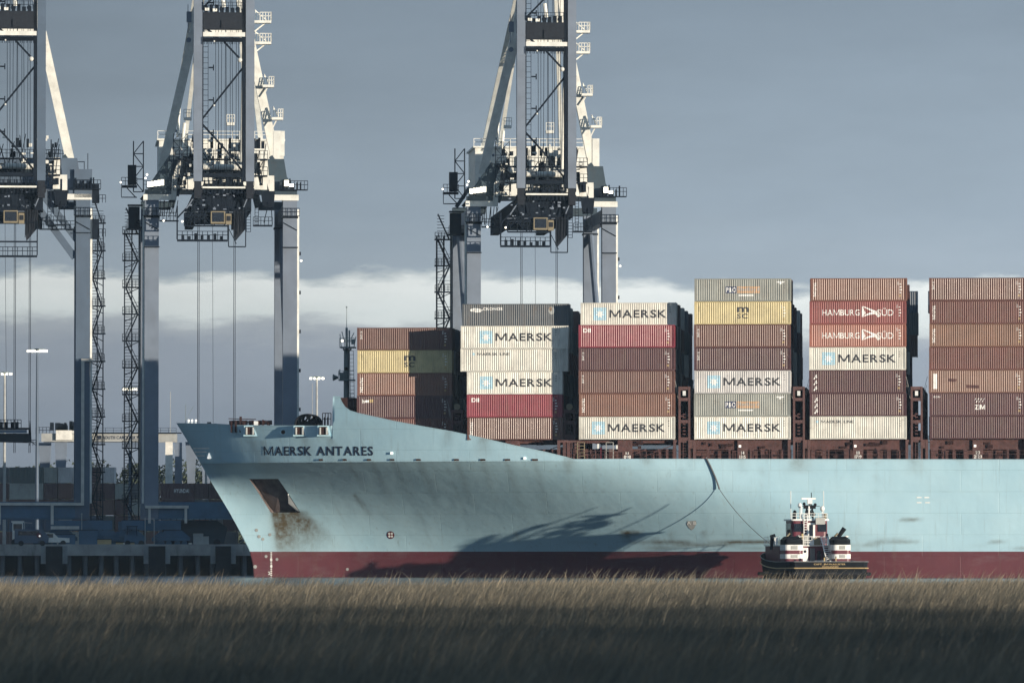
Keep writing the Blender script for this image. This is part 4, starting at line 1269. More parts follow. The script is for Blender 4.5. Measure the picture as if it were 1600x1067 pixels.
mb = MB(); mb.box(-2.0, -.6, 9.4, 10.6, 4.1, 5.3); mb.build('deck_locker', 'pale_grey', tug)
for xx, m_ in ((-1.5, 'letter_gold'), (1.6, 'tug_maroon')):
    MB().tube((xx, 9.3, 4.9), (xx, 9.3, 5.5), .16, 8).build('fire_monitor', m_, tug)
# wheelhouse
wh = MB()
rbox(wh, -2.3, 2.25, 12, 16.5, 4.08, 7.1, .5)
wo = wh.build('wheelhouse', 'tug_maroon', tug)
rbox(MB(), -2.5, 2.45, 11.8, 16.9, 7.105, 7.3, .5).build('wheelhouse_roof', 'white_paint', wo)
for x0, x1 in ((-2.0, -.8), (.95, 2.05)):
    MB().box(x0, x1, 11.94, 11.995, 5.75, 6.75).build('window', 'glass_dark', wo)
for sx, xx in ((-1, -2.3), (1, 2.25)):
    for k in range(3): MB().box(min(xx, xx + sx * .03), max(xx, xx + sx * .03), 12.7 + k * 1.2, 13.6 + k * 1.2, 5.75, 6.75).build('window', 'glass_dark', wo)
dr = MB().box(-.28, .62, 11.93, 11.996, 4.1, 6.85).build('wheelhouse_door', 'white_paint', wo)
MB().box(-.12, .36, 11.9, 11.93, 4.6, 6.6).build('door_window', 'glass_dark', dr)
MB().ladder((-.62, 11.7, 4.1), (-.62, 11.7, 7.9), .42, .3, .09).build('roof_ladder', 'white_paint', wo)
MB().box(.6, 1.75, 11.3, 11.7, 6.65, 7.5).build('equipment_box', 'pale_grey', wo)
mb = MB(); mb.rail((-2.3, 12, 7.3), (2.2, 12, 7.3), .7, .6, .05); mb.build('roof_rail', 'white_paint', wo)
ms_ = MB()
for sx in (-1, 1):
    ms_.beam((sx * .45 + .2, 13.5, 7.3), (sx * .35 + .2, 13.5, 9.0), .16); ms_.beam((sx * .45 + .2, 13.5, 7.4), (-sx * .35 + .2, 13.5, 8.6), .12)
ms_.box(-.5, .95, 13.2, 13.8, 8.6, 9.05); ms_.box(-.3, .7, 13.1, 13.4, 7.9, 8.3); ms_.beam((.45, 13.5, 9), (.45, 13.5, 10.6), .09); ms_.beam((-.9, 13.5, 8.9), (1.5, 13.5, 8.9), .07)
for q in ((-.5, 9.2), (.2, 9.25), (.9, 9.1), (-.2, 8.2), (.75, 7.9)): ms_.ball((q[0], 13.3, q[1]), .2, 8, 5)
mo = ms_.build('mast', 'tug_black', tug)
MB().box(-.85, .95, 13.2, 13.4, 9.75, 9.95).box(-.1, .5, 13.1, 13.5, 9.2, 9.75).build('radar_scanner', 'white_paint', mo)
mb = MB()
mb.ball((-1.15, 12.8, 9.0), .26, 10, 6, sz=1.3); mb.beam((-1.15, 12.8, 7.3), (-1.15, 12.8, 8.8), .12); mb.build('satellite_dome', 'white_paint', wo)
mb = MB(); mb.ball((1.7, 12.8, 8.6), .3, 10, 6, sz=1.2); mb.beam((1.7, 12.8, 7.3), (1.7, 12.8, 8.3), .1); mb.build('satellite_dome', 'white_paint', wo)
MB().tube((2.0, 12.6, 7.3), (2.0, 12.6, 8.0), .2, 10).build('life_raft', 'cab_yellow', wo)
MB().box(-2.1, -1.7, 12.2, 12.6, 7.3, 8.1).ball((-1.85, 12.4, 8.2), .22).build('searchlight', 'tug_black', wo)
mb = MB()
for xx in (-2.05, 2.1): mb.tube((xx, 14, 7.3), (xx, 14, 10.8), .05, 5).cut()
mb.build('whip_antenna', 'white_paint', wo)
for xx in (-.05, -1.0): MB().beam((xx, 12.4, 7.3), (xx, 12.4, 8.9), .16).build('roof_post', 'white_paint', wo)
MB().tube((-4.9, 12, 3.5), (-4.75, 12, 5.0), .16, 8, .25).tube((-5.0, 12, 5.1), (-4.4, 12, 5.3), .2, 8).build('deck_crane', 'tug_black', tug)
MB().box(-4.5, -4.1, 12, 12.5, 4.1, 5.0).build('locker', 'white_paint', tug)

for ch in tug.children:
    if ch.name.split('.')[0] not in ('hull', 'deck', 'bow_fender'): ch.location = (.32, HS, 0)
# ---------------------------------------------------------------- quay
qw = thing('wharf', 'concrete wharf deck on dark piles standing behind the bow', 'wharf', WO, AW)
mb = MB(); mb.box(-90, 260, -3.0, 24.2, -1.35, 0); qd = mb.build('cap_beam', 'concrete', qw)
mb = MB(); mb.box(-90, 260, 10, 10.4, -6, -1.36); mb.build('back_wall', 'rubber_dark', qw)
rq = random.Random(3)
x = -80.0
while x < 120:
    for yy in (-2.2, 2.5):
        MB().tube((x + rq.uniform(-.1, .1), yy, -5.5), (x, yy, -1.34), .34, 10).build('pile', 'pile_dark', qw)
    x += rq.choice((2.05, 2.15, 2.3, 2.4))
for px0, px1 in ((-76, -50), (72, 98), (232.5, 258.5), (337, 361), (470, 495), (620, 645), (770, 795)):
    a0, _ = wp(px0, 860, -3.4); a1, _ = wp(px1, 860, -3.4)
    MB().box(a0 - .7, a1 + .7, -3.15, -2.9, -2.5, .02).box(a0 + .05, a1 - .05, -3.2, -3.1, -1.2, -.05).build('fender_block', 'concrete_pale', qw)
    MB().box(a0, a1, -3.75, -3.2, -4.3, -.02).build('fender_panel', 'rubber_dark', qw)
x = -88
while x < 120:
    MB().tube((x, -2.4, 0), (x, -2.4, .45), .2, 8, .26).build('bollard', 'yard_white', qw); x += 9.3
mb = MB()
mb.box(-90, 260, -2.95, -2.7, 0, .25); mb.build('kerb', 'concrete', qw)

# ---------------------------------------------------------------- gantry cranes
def truss(mb, p, q, w, n, t=.12):
    """flat lattice between two points, w wide along x"""
    p, q = Vector(p), Vector(q); s = Vector((w / 2, 0, 0))
    mb.beam(p - s, q - s, t); mb.beam(p + s, q + s, t)
    for i in range(n):
        a, b = p + (q - p) * (i / n), p + (q - p) * ((i + 1) / n)
        mb.beam(a - s, a + s, t * .8); mb.beam(a - s * (1 if i % 2 else -1), b + s * (1 if i % 2 else -1), t * .8)
def crane(cpx, label, sc=1.0, flip=False, plain=False, seed=0, shade_plate=True):
    rr = random.Random(seed); STEEL = 'crane_steel_dark' if plain else 'crane_steel'
    cx, _ = wp(cpx, 850, 0)
    root = thing('gantry_crane', label, 'crane', wharf_world(cx, 0, 0), AW, 'quay gantry cranes')
    root.scale = (sc * (-1 if flip else 1), sc, sc) if False else (sc, sc, sc)
    S = -1 if flip else 1
    def bx(x0, x1): return (x0, x1) if S > 0 else (-x1, -x0)
    # legs
    for yy, tag_ in ((0, 0), (30.5, 1)):
        for sx in (-1, 1):
            mb = MB(); xa, xb = (8.75, 10.75) if sx > 0 else (-10.75, -8.75)
            mb.box(xa, xb, yy - .9, yy + .9, 3.9, 49)
            lg = mb.build('leg', STEEL, root)
            mb = MB(); mb.box(xa - .12, xb + .12, yy - 1.02, yy + 1.02, 46.2, 46.45)
            if yy == 0:
                mb.rail((xa - .3, yy - 1.3, 46.5), (xb + .3, yy - 1.3, 46.5), 1.1, .7, .07); mb.box(xa - .3, xb + .3, yy - 1.4, yy - .91, 46.45, 46.55)
                mb.beam((xa, yy - .98, 45.6), (xb, yy - .98, 44.5), .09)
                mb.box(xa - .1, xb + .1, yy - 1.25, yy - .91, 42.0 if not plain else 44, 42.15 if not plain else 44.1)
            mb.build('leg_platform', 'crane_dark', lg)
            if not plain or sx > 0:
                xx = xa - .16 if sx < 0 else xb + .16
                MB().box(xx - .14, xx + .14, yy - .5, yy + .1, 6, 47.5).build('cable_duct', 'crane_white', lg)
            if yy == 0 and sx > 0 and not plain:
                mb = MB()
                for k in range(7): mb.box(xb + .32, xb + .55, -.3, .1, 8 + k * 5.5, 8.5 + k * 5.5)
                mb.build('leg_fitting', 'crane_dark', lg)
            # travel gear
            mb = MB()
            mb.box(xa - 3.2, xb + 3.2, yy - .7, yy + .7, 2.3, 3.6)
            for o_ in (-3.1, 3.1):
                cxl = (xa + xb) / 2 + o_
                mb.prism([(cxl - 2.3, 1.3), (cxl + 2.3, 1.3), (cxl + 1.2, 2.2), (cxl - 1.2, 2.2)], yy - .55, yy + .55)
                for q in (-1.6, -.6, .6, 1.6): mb.tube((cxl + q, yy - .3, .42), (cxl + q, yy + .3, .42), .4, 12)
                mb.box(cxl - 2.4, cxl + 2.4, yy - .5, yy + .5, .75, 1.28)
            mb.build('travel_bogie', 'crane_blue', root)
        mb = MB(); mb.box(-13.5 if plain else -8.72, 8.72, yy - .85, yy + .85, 3.9, 6.2); mb.build('sill_beam', 'crane_blue', root)
    mb = MB()     # pale pipe run and brackets on the sill
    if plain:
        xp = 9.75
        mb.box(xp - .22, xp + .22, -1.25, -.95, 6.1, 26.3); mb.box(-13, xp + .22, -1.3, -.9, 5.7, 6.08)
        for xx in (5.5, -1.9): mb.box(xx - .2, xx + .2, -1.25, -.9, 3.0, 5.69)
        mb.box(5.3, 9.3, -1.25, -.9, 2.35, 2.8); mb.box(xp + .22, xp + 1.4, -1.2, -.95, 25.9, 26.3); mb.ball((xp + 1.2, -1.1, 26.1), .32)
    else:
        mb.box(-10.6, -4.5, -1.3, -.9, 5.3, 5.7)
        for xx in (-10.0, -4.9): mb.box(xx - .18, xx + .18, -1.25, -.92, 3.2, 5.29)
        mb.box(1.2, 10, -1.3, -.9, 4.6, 4.9); mb.box(5, 5.35, -1.25, -.92, 3.0, 4.59)
    mb.build('pipe_run', 'pipe_cream', root)
    # portal frames at the top of the legs
    for yy in (0, 30.5):
        mb = MB()
        for sx in (-1, 1):
            a_, b_ = sorted((sx * 10.75, sx * 6.4)); mb.box(a_, b_, yy - .8, yy + .8, 49.02, 50.2)
            mb.beam((sx * 10.2, yy, 50.3), (sx * 7.0, yy, 55.0), .55, .8)
            mb.beam((sx * 6.4, yy, 49.4), (sx * 5.3, yy, 54.2), 1.0, 1.4)
        mb.box(-6.2, 6.2, yy - .7, yy + .7, 52.6, 53.8)
        mb.build('portal_frame', 'crane_teal', root)
        if yy == 0:
            mb = MB()
            mb.box(-10.95, -6.3, -1.1, -.82, 48.7, 49.5); mb.beam((-6.7, -.98, 48.9), (-6.5, -.98, 52.0), .75, .3); mb.beam((-6.5, -.98, 51.8), (-5.6, -.98, 54.4), .75, .3)
            mb.box(-6.3, -5.0, -1.1, -.85, 50.3, 50.8)
            mb.cut(); mb.box(6.9, 10.95, -1.1, -.82, 48.7, 49.5); mb.box(6.8, 7.5, -1.1, -.82, 49.2, 51.6); mb.box(5.6, 7.49, -1.1, -.83, 51.6, 52.2); mb.box(5.5, 6.5, -1.12, -.8, 50.2, 54.6)
            mb.build('lit_flange', 'crane_white', root)
            mb = MB()
            mb.prism([(-9.6, 50.25), (-7.2, 54.9), (-5.8, 54.9), (-6.9, 50.25)], -.5, .4); mb.cut(); mb.prism([(9.6, 50.25), (8.9, 54.6), (6.6, 54.6), (6.9, 50.25)], -.5, .4)
            mb.build('gusset_plate', 'crane_teal' if not plain else STEEL, root)
    # side ties between water and land legs
    for sx in (-1, 1):
        mb = MB(); mb.box(sx * 9.75 - .6, sx * 9.75 + .6, .95, 29.55, 46.8, 48.6); mb.tube((sx * 9.75, 1, 14), (sx * 9.75, 29.5, 46), .45, 10); mb.box(sx * 9.75 - .5, sx * 9.75 + .5, .95, 29.55, 13, 14.2)
        mb.build('side_tie', STEEL, root)
    # fixed bridge girders
    for xa in (-4.0, 2.9):
        mb = MB(); mb.box(xa, xa + 1.2, -6, 46, 46.9, 49.6); mb.build('bridge_girder', 'crane_dark', root)
    mb = MB()
    for yy in (2, 14, 26, 44): MB().box(-2.78, 2.88, yy, yy + .8, 47.6, 49.2).build('cross_member', 'crane_dark', root)
    mb.prism([(-4.4, 47.2), (-3.2, 49.2), (-2.6, 50.8), (2.9, 50.8), (4.2, 49.2), (3.4, 47.6), (1.8, 46.6), (-1.4, 46.6)], -5.5, -4.0)
    for k in range(7):
        xx = -4.5 + k * 1.1; mb.beam((xx, -5.5, 46 + rr.uniform(0, 1.2)), (xx + rr.uniform(-.6, .6), -5.5, 49.0), .12)
    mb.build('bridge_underframe', 'crane_dark', root)
    # raised boom
    g0, g1 = 51.0, 92
    for xa, xb, inner in ((-4.05, -2.85, 1), (3.25, 4.45, -1)):
        mb = MB(); mb.box(xa, xb, -7.6, -6.2, g0, g1)
        for k in range(14): mb.box(xa - .05, xb + .05, -7.66, -7.601, g0 + 1.5 + k * 2.9, g0 + 1.58 + k * 2.9)
        bo = mb.build('boom_girder', STEEL, root)
        ix = xb + .02 if inner > 0 else xa - .02
        MB().box(min(ix, ix + inner * (.14 if inner > 0 else .5)), max(ix, ix + inner * (.14 if inner > 0 else .5)), -7.5, -6.4, g0, g1).build('trolley_rail', 'crane_dark', bo)
        mb = MB()
        mb.tube((xa + .6, -7, g0 - 1.3), (xa + .6, -6.3, g0 - 1.3), .7, 14); mb.box(xa + .1, xb - .1, -7.4, -6.4, g0 - 2.4, g0)
        mb.build('boom_hinge', 'crane_machine', bo)
    mb = MB(); zt_ = 70.4
    for (a_, b_) in (((-2.8, -7, 59.8), (3.2, -7, 67.4)), ((3.2, -7, 67.4), (.2, -7, 70.6)), ((-2.8, -7, 59.0), (.3, -7, 55.6)), ((.3, -7, 55.6), (3.2, -7, 52.0)), ((-2.8, -7, 75.3), (3.2, -7, 81.5)), ((-2.8, -7, 89), (3.2, -7, 81.5)), ((-2.8, -7, 73), (-.6, -7, 71.0))):
        mb.beam(a_, b_, .26)
    for zz in (51.6, 70.6, 81.5): mb.box(-2.8, 3.2, -7.4, -6.6, zz, zz + .55)
    mb.build('boom_brace', 'crane_dark', root)
    mb = MB(); mb.box(-2.8, 3.2, -7.5, -6.5, 72.3, 74.7); mb.box(-.2, 1.9, -7.7, -7.51, 72.5, 73.6)
    mb.build('boom_crosshead', 'crane_machine', root)
    mb = MB(); mb.box(-2.75, 3.15, -7.55, -7.2, 71.3, 71.9); mb.build('lit_crossbeam', 'crane_white', root)
    mb = MB()     # pile of machinery on the crosshead
    for k in range(8):
        xx = -2.6 + k * .75; hh = rr.uniform(.5, 1.1); mb.box(xx, xx + .5, -7.5, -6.9, 74.7, 74.7 + hh)
        if k % 3 == 0: mb.tube((xx + .2, -7.6, 75.2), (xx + .2, -6.8, 75.2), .32, 10)
    mb.rail((-2.8, -7.7, 75.0), (3.2, -7.7, 75.0), 1.1, .6, .06); mb.cut(); mb.rail((-2.8, -7.8, 70.2), (3.2, -7.8, 70.2), 1.0, .5, .07)
    for k in range(12): mb.beam((-2.6 + k * .5, -7.8, 70.2), (-2.6 + k * .5, -7.8, 71.2), .09)
    mb.build('boom_machinery', 'crane_dark', root)
    mb = MB(); mb.tube((.15, -7.4, 75.4), (-.1, -7.4, 77.4), .3, 8).cut(); mb.box(-2.5, -1.9, -7.7, -7.55, 74.9, 75.3).cut(); mb.box(-1.4, -.8, -7.7, -7.55, 74.8, 75.2).cut(); mb.ball((-1.2, -7.8, 70.6), .14).cut(); mb.ball((-1.2, -7.8, 61.6), .14).cut(); mb.ball((2.4, -7.6, 68), .34)
    mb.build('boom_sheave', 'crane_white', root)
    mb = MB(); mb.ladder((-2.4, -7.2, 51), (-2.4, -7.2, 91), .75, .75, .07)
    for k in range(9): mb.box(-1.95, -1.2, -7.3, -7.1, 53.2 + k * 4.55, 53.4 + k * 4.55); mb.box(-1.35, -1.2, -7.35, -7.05, 52.9 + k * 4.55, 53.7 + k * 4.55)
    mb.build('boom_ladder', 'crane_dark', root)
    mb = MB()
    for xx, dx in ((-.9, -.1), (-.55, 0), (-.2, .2), (.35, .15), (.6, -.2), (1.1, 0), (1.5, -.3), (1.9, .1), (2.3, -.1)):
        mb.tube((xx, -6.5, 52), (xx + dx, -6.5, 91), .035, 4, caps=False)
    mb.build('boom_rope', 'crane_dark', root)
    # A-frame
    for sx in (-1, 1):
        mb = MB(); mb.beam((sx * 8.1, 4.8, 53.8), (sx * 3.9, .8, 72.5), 1.25, 1.25); mb.beam((sx * 3.9, .8, 72.3), (sx * 2.2, -.8, 84), 1.1, 1.1)
        if not plain:
            mb.beam((sx * 7.2, 30, 54.5), (sx * 3.2, 2, 80), .7, .7)
            mb.beam((sx * 4.6, 20, 58), (sx * 2.3, 2, 80), .55, .55)
        ao = mb.build('pylon_leg', 'crane_white', root)
    mb = MB(); mb.beam((-3.9, .8, 72.5), (3.9, .8, 72.5), .7); mb.beam((-2.2, -.8, 83.5), (2.2, -.8, 83.5), .8); mb.build('pylon_tie', 'crane_white', root)
    if not plain:
        mb = MB()    # landings with railings and stairs up the right pylon leg
        for zz, xo in ((73.9, 4.6), (70.9, 4.6), (64.8, 5.9), (60.2, 7.2)):
            y_ = 1.5
            mb.box(xo, xo + 2.5 - (.9 if zz < 66 else 0), y_ - 1.2, y_ + .5, zz, zz + .35)
            e_ = xo + 2.5 - (.9 if zz < 66 else 0)
            mb.rail((xo + .9, y_ - 1.2, zz + .35), (e_, y_ - 1.2, zz + .35), 1.15, .4, .1); mb.rail((e_, y_ - 1.2, zz + .35), (e_, y_ + .5, zz + .35), 1.15, .6, .1)
            for q in ((xo + .2, zz + 1.9, e_ - .5, zz + .4), (xo + .1, zz - 1.2, e_ - .9, zz)): mb.beam((q[0], y_, q[1]), (q[2], y_, q[3]), .18)
            for q in range(4): mb.beam((xo + .3 + q * .35, y_ - .2, zz + 1.9 - q * .38), (xo + .3 + q * .35, y_ - .2, zz + .5), .08)
            mb.cut()
        for xo, zz in ((-5.2, 60.2), (.9, 59.5)):
            mb.box(xo, xo + 1.1, 2, 3.2, zz, zz + .4); mb.rail((xo, 2, zz + .4), (xo + 1.1, 2, zz + .4), 1.1, .35, .08).cut()
        mb.build('pylon_landing', 'crane_white', root)
        mb = MB(); mb.box(-5.0, -4.3, -5, -4.5, 73.5, 75); mb.beam((-4.8, -4.8, 72), (-4.8, -4.8, 76), .1); mb.tube((-4.7, -5, 71), (-4.7, -4.4, 71), .35, 10)
        for k in range(5): mb.ball((-5.2 - k * .35, 4, 66 - k * 2.4), .22, 6, 4)
        mb.build('pylon_box', STEEL, root)
        mb = MB(); mb.tube((-5.5, 6, 66), (-6.0, 5, 58), .2, 8).cut(); mb.tube((-5.0, 6, 60), (-5.6, 4, 54.8), .24, 8).cut(); mb.tube((3.0, -5, 70), (2.8, -3, 54), .22, 8); mb.build('pylon_stay', 'crane_white', root)
    # machinery house
    if not plain:
        mb = MB(); mb.box(-8.4, 9.5, 16, 30, 51.2, 58.2); ho = mb.build('machinery_house', 'crane_white', root)
        mb = MB(); mb.box(-8.7, 9.7, 15.6, 30.3, 58.21, 58.45); mb.rail((-8.6, 15.7, 58.45), (9.6, 15.7, 58.45), 1.1, 1.1, .08); mb.build('house_roof', 'crane_white', ho)
        MB().box(-7.9, -6.4, 15.9, 15.98, 52, 53.9).build('house_door', 'crane_steel', ho)
        for k in range(4): MB().box(-5.2 + k * 3.1, -3.6 + k * 3.1, 15.92, 15.98, 54.6, 56).build('house_louvre', 'crane_machine', ho)
        mb = MB(); mb.box(-1.0, 3.1, 1, 8, 51.4, 53.6); mb.box(1.2, 4.4, 1.2, 6, 53.7, 57); mb.box(-3.5, -1.2, 2, 6, 53.6, 56.2)
        mb.build('winch_house', 'crane_white', root)
        MB().box(7.4, 8.4, -.3, 1.0, 54.6, 58.6).build('corner_post', 'crane_white', root); MB().box(9.0, 9.6, 15.2, 15.6, 56, 59.6).build('vent_stack', 'crane_white', root)
    else:
        mb = MB(); mb.box(-8.6, 7.6, 16, 30, 50.6, 55.6); mb.build('machinery_house', STEEL, root)
        MB().box(4.9, 6.3, -.9, -.5, 51.9, 53.3).build('cab_panel', 'crane_white', root)
    mb = MB()      # decks, railings and clutter between the legs
    for zz, x0, x1 in ((54.5, -6.5, 6.5), (52.2, -5.5, 6.5), (50.7, -3.4, 4.6)):
        mb.box(x0, x1, -2.2, -1.2, zz - .2, zz); mb.rail((x0, -2.3, zz), (x1, -2.3, zz), 1.15, .55, .07)
    for k in range(46):
        xx = rr.uniform(-6.2, 6.2); zz = rr.choice((50.8, 52.4, 54.6, 56)); ww = rr.uniform(.15, .55)
        mb.box(xx, xx + ww, -1.9 + rr.uniform(-.3, .3), -1.3, zz, zz + rr.uniform(.3, 1.6))
    for k in range(16):
        xx = rr.uniform(-6, 6); mb.beam((xx, -2, rr.uniform(50, 54)), (xx + rr.uniform(-1.5, 1.5), -2, rr.uniform(54, 58)), .12)
    for k in range(12): mb.beam((-3 + k * .52, -6.9, 49.3), (-3 + k * .52 + rr.uniform(-.2, .2), -6.9, 51.2), .2)
    for xa in (-6.3, -5.2): truss(mb, (xa, -2.4, 50), (xa, -2.4, 58), .9, 8, .09)
    mb.build('deck_machinery', 'crane_dark', root)
    mb = MB()
    for k in range(30):
        xx = rr.uniform(-5.6, 5.4); zz = rr.uniform(52, 57.5); mb.box(xx, xx + rr.uniform(.15, .6), -2.75, -2.55, zz, zz + rr.uniform(.12, .5)); mb.cut() if k % 6 == 5 else None
    mb.tube((-3, -3.2, 53.3), (3.0, -3.2, 53.2), .42, 12); mb.box(-2.8, 3.2, -7.7, -7.55, 50.0, 50.25)
    mb.build('deck_fittings', 'crane_white', root)
    # suspended trolley, cab and maintenance cage
    mb = MB()
    z0, z1, xa, xb = (42.9, 46.6, -6.3, .8)
    if plain: z0, z1, xa, xb = 40.6, 45.5, -9, 3.3
    mb.rail((xa, -6.2, z0), (xb, -6.2, z0), 1.15, .7, .09); mb.box(xa, xb, -6.3, -5.2, z0 - .25, z0)
    mb.beam((xa, -6.2, z0), (xa, -6.2, z1 + 1), .2); mb.beam((xb, -6.2, z0), (xb, -6.2, z1), .16); mb.beam((xa + 1, -6.2, z0 + 1.9), (xb, -6.2, z0 + 1.9), .22); mb.beam((xa + 1, -6.2, z1 - .3), (xb, -6.2, z1 - .3), .2)
    for k in range(5): mb.beam((xa + 1 + k * 1.4, -6.2, z0 + 1.9), (xa + 1 + k * 1.4, -6.2, z1), .14)
    mb.beam((xa, -6.2, z0 + 3), (xa + 1.6, -6.2, z1 + 1), .22)
    for k in range(7): mb.box(xa + .6 + k * .9, xa + 1.0 + k * .9, -6, -5.5, z0, z0 + rr.uniform(.4, .9))
    for k in range(16): mb.beam((xa + 1 + rr.uniform(0, 4), -6.1, rr.uniform(44.8, 46)), (xa + 1 + rr.uniform(0, 4), -6.1, rr.uniform(46, 49)), .14)
    if not plain:
        for xx in (.9, 3.3): mb.beam((xx, -6.2, 41.9), (xx, -6.2, 47), .14)
        mb.beam((.9, -6.2, 41.9), (3.3, -6.2, 41.9), .16); mb.ladder((3.7, -6.2, 44), (3.7, -6.2, 47.4), .6, .4, .08)
        mb.beam((.9, -6.2, 44.5), (2.0, -6.2, 42.3), .1)
    mb.build('maintenance_cage', 'crane_dark', root)
    mb = MB(); mb.box(-5.4, 3.2, -6.0, -5.9, 46.7, 46.8)
    for k in range(26):
        xx = rr.uniform(-5.2, 3.0); z9 = rr.uniform(46.9, 50.2); w9 = rr.uniform(.1, .5); mb.box(xx, xx + w9, -6.75, -6.65, z9, z9 + rr.uniform(.08, .3))
    mb.beam((-5.0, -6.7, 47.2), (-2.9, -6.7, 50.4), .16); mb.beam((4.2, -6.7, 50.4), (3.0, -6.7, 47.4), .14)
    mb.build('trolley_detail', 'crane_steel', root)
    mb = MB()
    mb.prism([(1.6, 47), (3.4, 47), (3.3, 44.4), (1.8, 42.6), (1.6, 44)], -6.0, -5.4)
    for k in range(8): mb.tube((1.7 + k * .22, -6.1, 47), (1.7 + k * .2 + rr.uniform(-.15, .15), -6.1, 42.9 + k * .18 + rr.uniform(0, .4)), .05, 5)
    mb.build('festoon_loops', 'crane_machine', root)
    xc_ = -1.6 if not plain else -1.4
    ca = MB(); ca.box(xc_, xc_ + 2.0, -6.6, -4.4, 45.1, 45.35); ca.box(xc_, xc_ + 2.0, -6.6, -4.4, 46.7, 46.85)
    for xx in (xc_, xc_ + 1.85): ca.box(xx, xx + .15, -6.6, -6.45, 45.35, 46.7); ca.box(xx, xx + .15, -4.55, -4.4, 45.35, 46.7)
    ca.box(xc_ + 2.1, xc_ + 2.9, -6.5, -6.3, 45.0, 46.5)
    ca = ca.build('operator_cab', 'cab_yellow', root)
    MB().box(xc_ + .15, xc_ + 1.85, -6.55, -4.5, 45.36, 46.69).build('cab_window', 'glass_dark', ca)
    MB().box(xc_ + 2.2, xc_ + 2.8, -6.53, -6.51, 45.5, 46.2).build('cab_window', 'crane_machine', ca)
    # side hanging platforms
    mb = MB(); xa = 4.7 * S if S > 0 else -7.3
    mb.rail((4.5, -2, 45.2), (7.2, -2, 45.2), 1.1, .5, .08); mb.box(4.5, 7.2, -2.1, -1, 45.0, 45.2); mb.ladder((5.0, -2, 45.2), (5.0, -2, 50), .5, .4, .08); mb.beam((7.2, -2, 45.2), (7.0, -2, 48.5), .12); mb.beam((6.0, -2, 45.5), (6.6, -2, 48), .12)
    mb.prism([(5.6, 50), (7.6, 50), (7.4, 47.7), (5.9, 47.7)], -1.5, -.9)
    mb.cut(); mb.rail((-8.7, -2, 45.8), (-6.2, -2, 45.8), 1.1, .5, .08); mb.box(-8.7, -6.0, -2.1, -1, 45.65, 45.8)
    for k in range(8): mb.beam((-8.6 + k * .3, -2, 46 + rr.uniform(0, 1)), (-8.4 + k * .3 + rr.uniform(-.3, .3), -2, 48.6), .1)
    mb.build('hanging_platform', 'crane_dark', root)
    mb = MB()
    mb.rail((8.4, -1.6, 50.25), (12.2, -1.6, 50.25), 1.2, .5, .08); mb.box(8.4, 12.2, -1.7, -1, 50.1, 50.25)
    for k in range(6): mb.box(8.6 + k * .5, 8.8 + k * .5, -1.5, -1.2, 50.25, 50.9 + rr.random())
    mb.cut(); mb.rail((-11, -1.6, 50.25), (-7, -1.6, 50.25), 1.1, .5, .07)
    mb.build('leg_top_walkway', 'crane_dark', root)
    if not plain:
        fl = MB()
        for k in range(5): fl.box(-10.4 + k * .48, -10.0 + k * .48, -1.95, -1.72, 50.5 + .06 * k, 51.2 + .08 * k)
        fl.build('floodlight', 'lamp_lit', root)
        fl = MB(); fl.box(8.9, 9.5, -1.95, -1.75, 50.7, 51.5); fl.box(9.6, 10.2, -1.95, -1.75, 50.6, 51.0); fl.build('floodlight', 'lamp_lit', root)
    # hoist ropes down out of sight
    mb = MB()
    for xx in ((-3.3, 1.75) if not plain else (2.3, .2)):
        for q in (-.1, .1): mb.tube((xx + q, -6, 13 if plain else 16), (xx + q, -6, 46), .04, 4, caps=False)
    mb.tube((-1.2 if not plain else -.9, -6, 16), (-1.35 if not plain else -1.2, -6, 46), .025, 4, caps=False)
    mb.build('hoist_rope', 'crane_dark', root)
    # stair tower beside the land-side leg
    sd = 1 if plain else -1
    yy = 0.6 if plain else 30.5
    xa, xb = ((10.95, 12.6) if plain else (-13.1, -11.0))
    mb = MB()
    for px_ in (xa, (xa + xb) / 2, xb):
        for q in (-.7, .7): mb.beam((px_, yy + q, 1), (px_, yy + q, 46), .15)
    k = 0; zz = 2.5
    while zz < 46:
        mb.box(xa - .3, xb, yy - .9, yy + .9, zz, zz + .16); mb.rail((xa - .3, yy - .9, zz), (xb if not plain else xb + .2, yy - .9, zz), 1.1, .45, .08)
        if plain: mb.box(xb, xb + .35, yy - .8, yy + .5, zz, zz + .16)
        if zz + 3.9 < 48:
            a_, b_ = (xa + .2, xb - .2) if k % 2 else (xb - .2, xa + .2)
            mb.beam((a_, yy - .5, zz + .1), (b_, yy - .5, zz + 3.9), .2); mb.beam((a_, yy - .5, zz + 1.1), (b_, yy - .5, zz + 4.7), .1)
            mb.beam((xa if not plain else xb, yy - .9, zz - 1.0), (xb - .1 if not plain else xa, yy - .9, zz - .1), .12) 
        for q in range(8): mb.beam((xa, yy - .9, zz + .4 + q * .45), (xb if q < 4 else (xa + xb) / 2, yy - .9, zz + .4 + q * .45), .07)
        mb.beam((a_, yy + .5, zz + .1), (b_, yy + .5, zz + 3.9), .2)
        zz += 3.9; k += 1
    mb.build('stair_tower', 'crane_dark', root)
    if not plain:
        mb = MB()     # lift mast and landings at the top left
        truss(mb, (-11.6, 2, 50), (-11.6, 2, 57.2), 1.4, 4, .16)
        mb.box(-14.0, -11.8, 1.5, 2.8, 50.6, 50.9); mb.rail((-14.0, 1.4, 50.9), (-11.8, 1.4, 50.9), 1.1, .5, .08); mb.box(-13.1, -11.9, 1.8, 2.8, 51.0, 53.8)
        mb.beam((-14.0, 1.4, 50.6), (-14.0, 1.4, 49.2), .1); mb.beam((-14, 1.4, 49.2), (-11.8, 1.4, 49.2), .14); mb.beam((-13.2, 1.4, 50.5), (-12, 1.4, 49.2), .14)
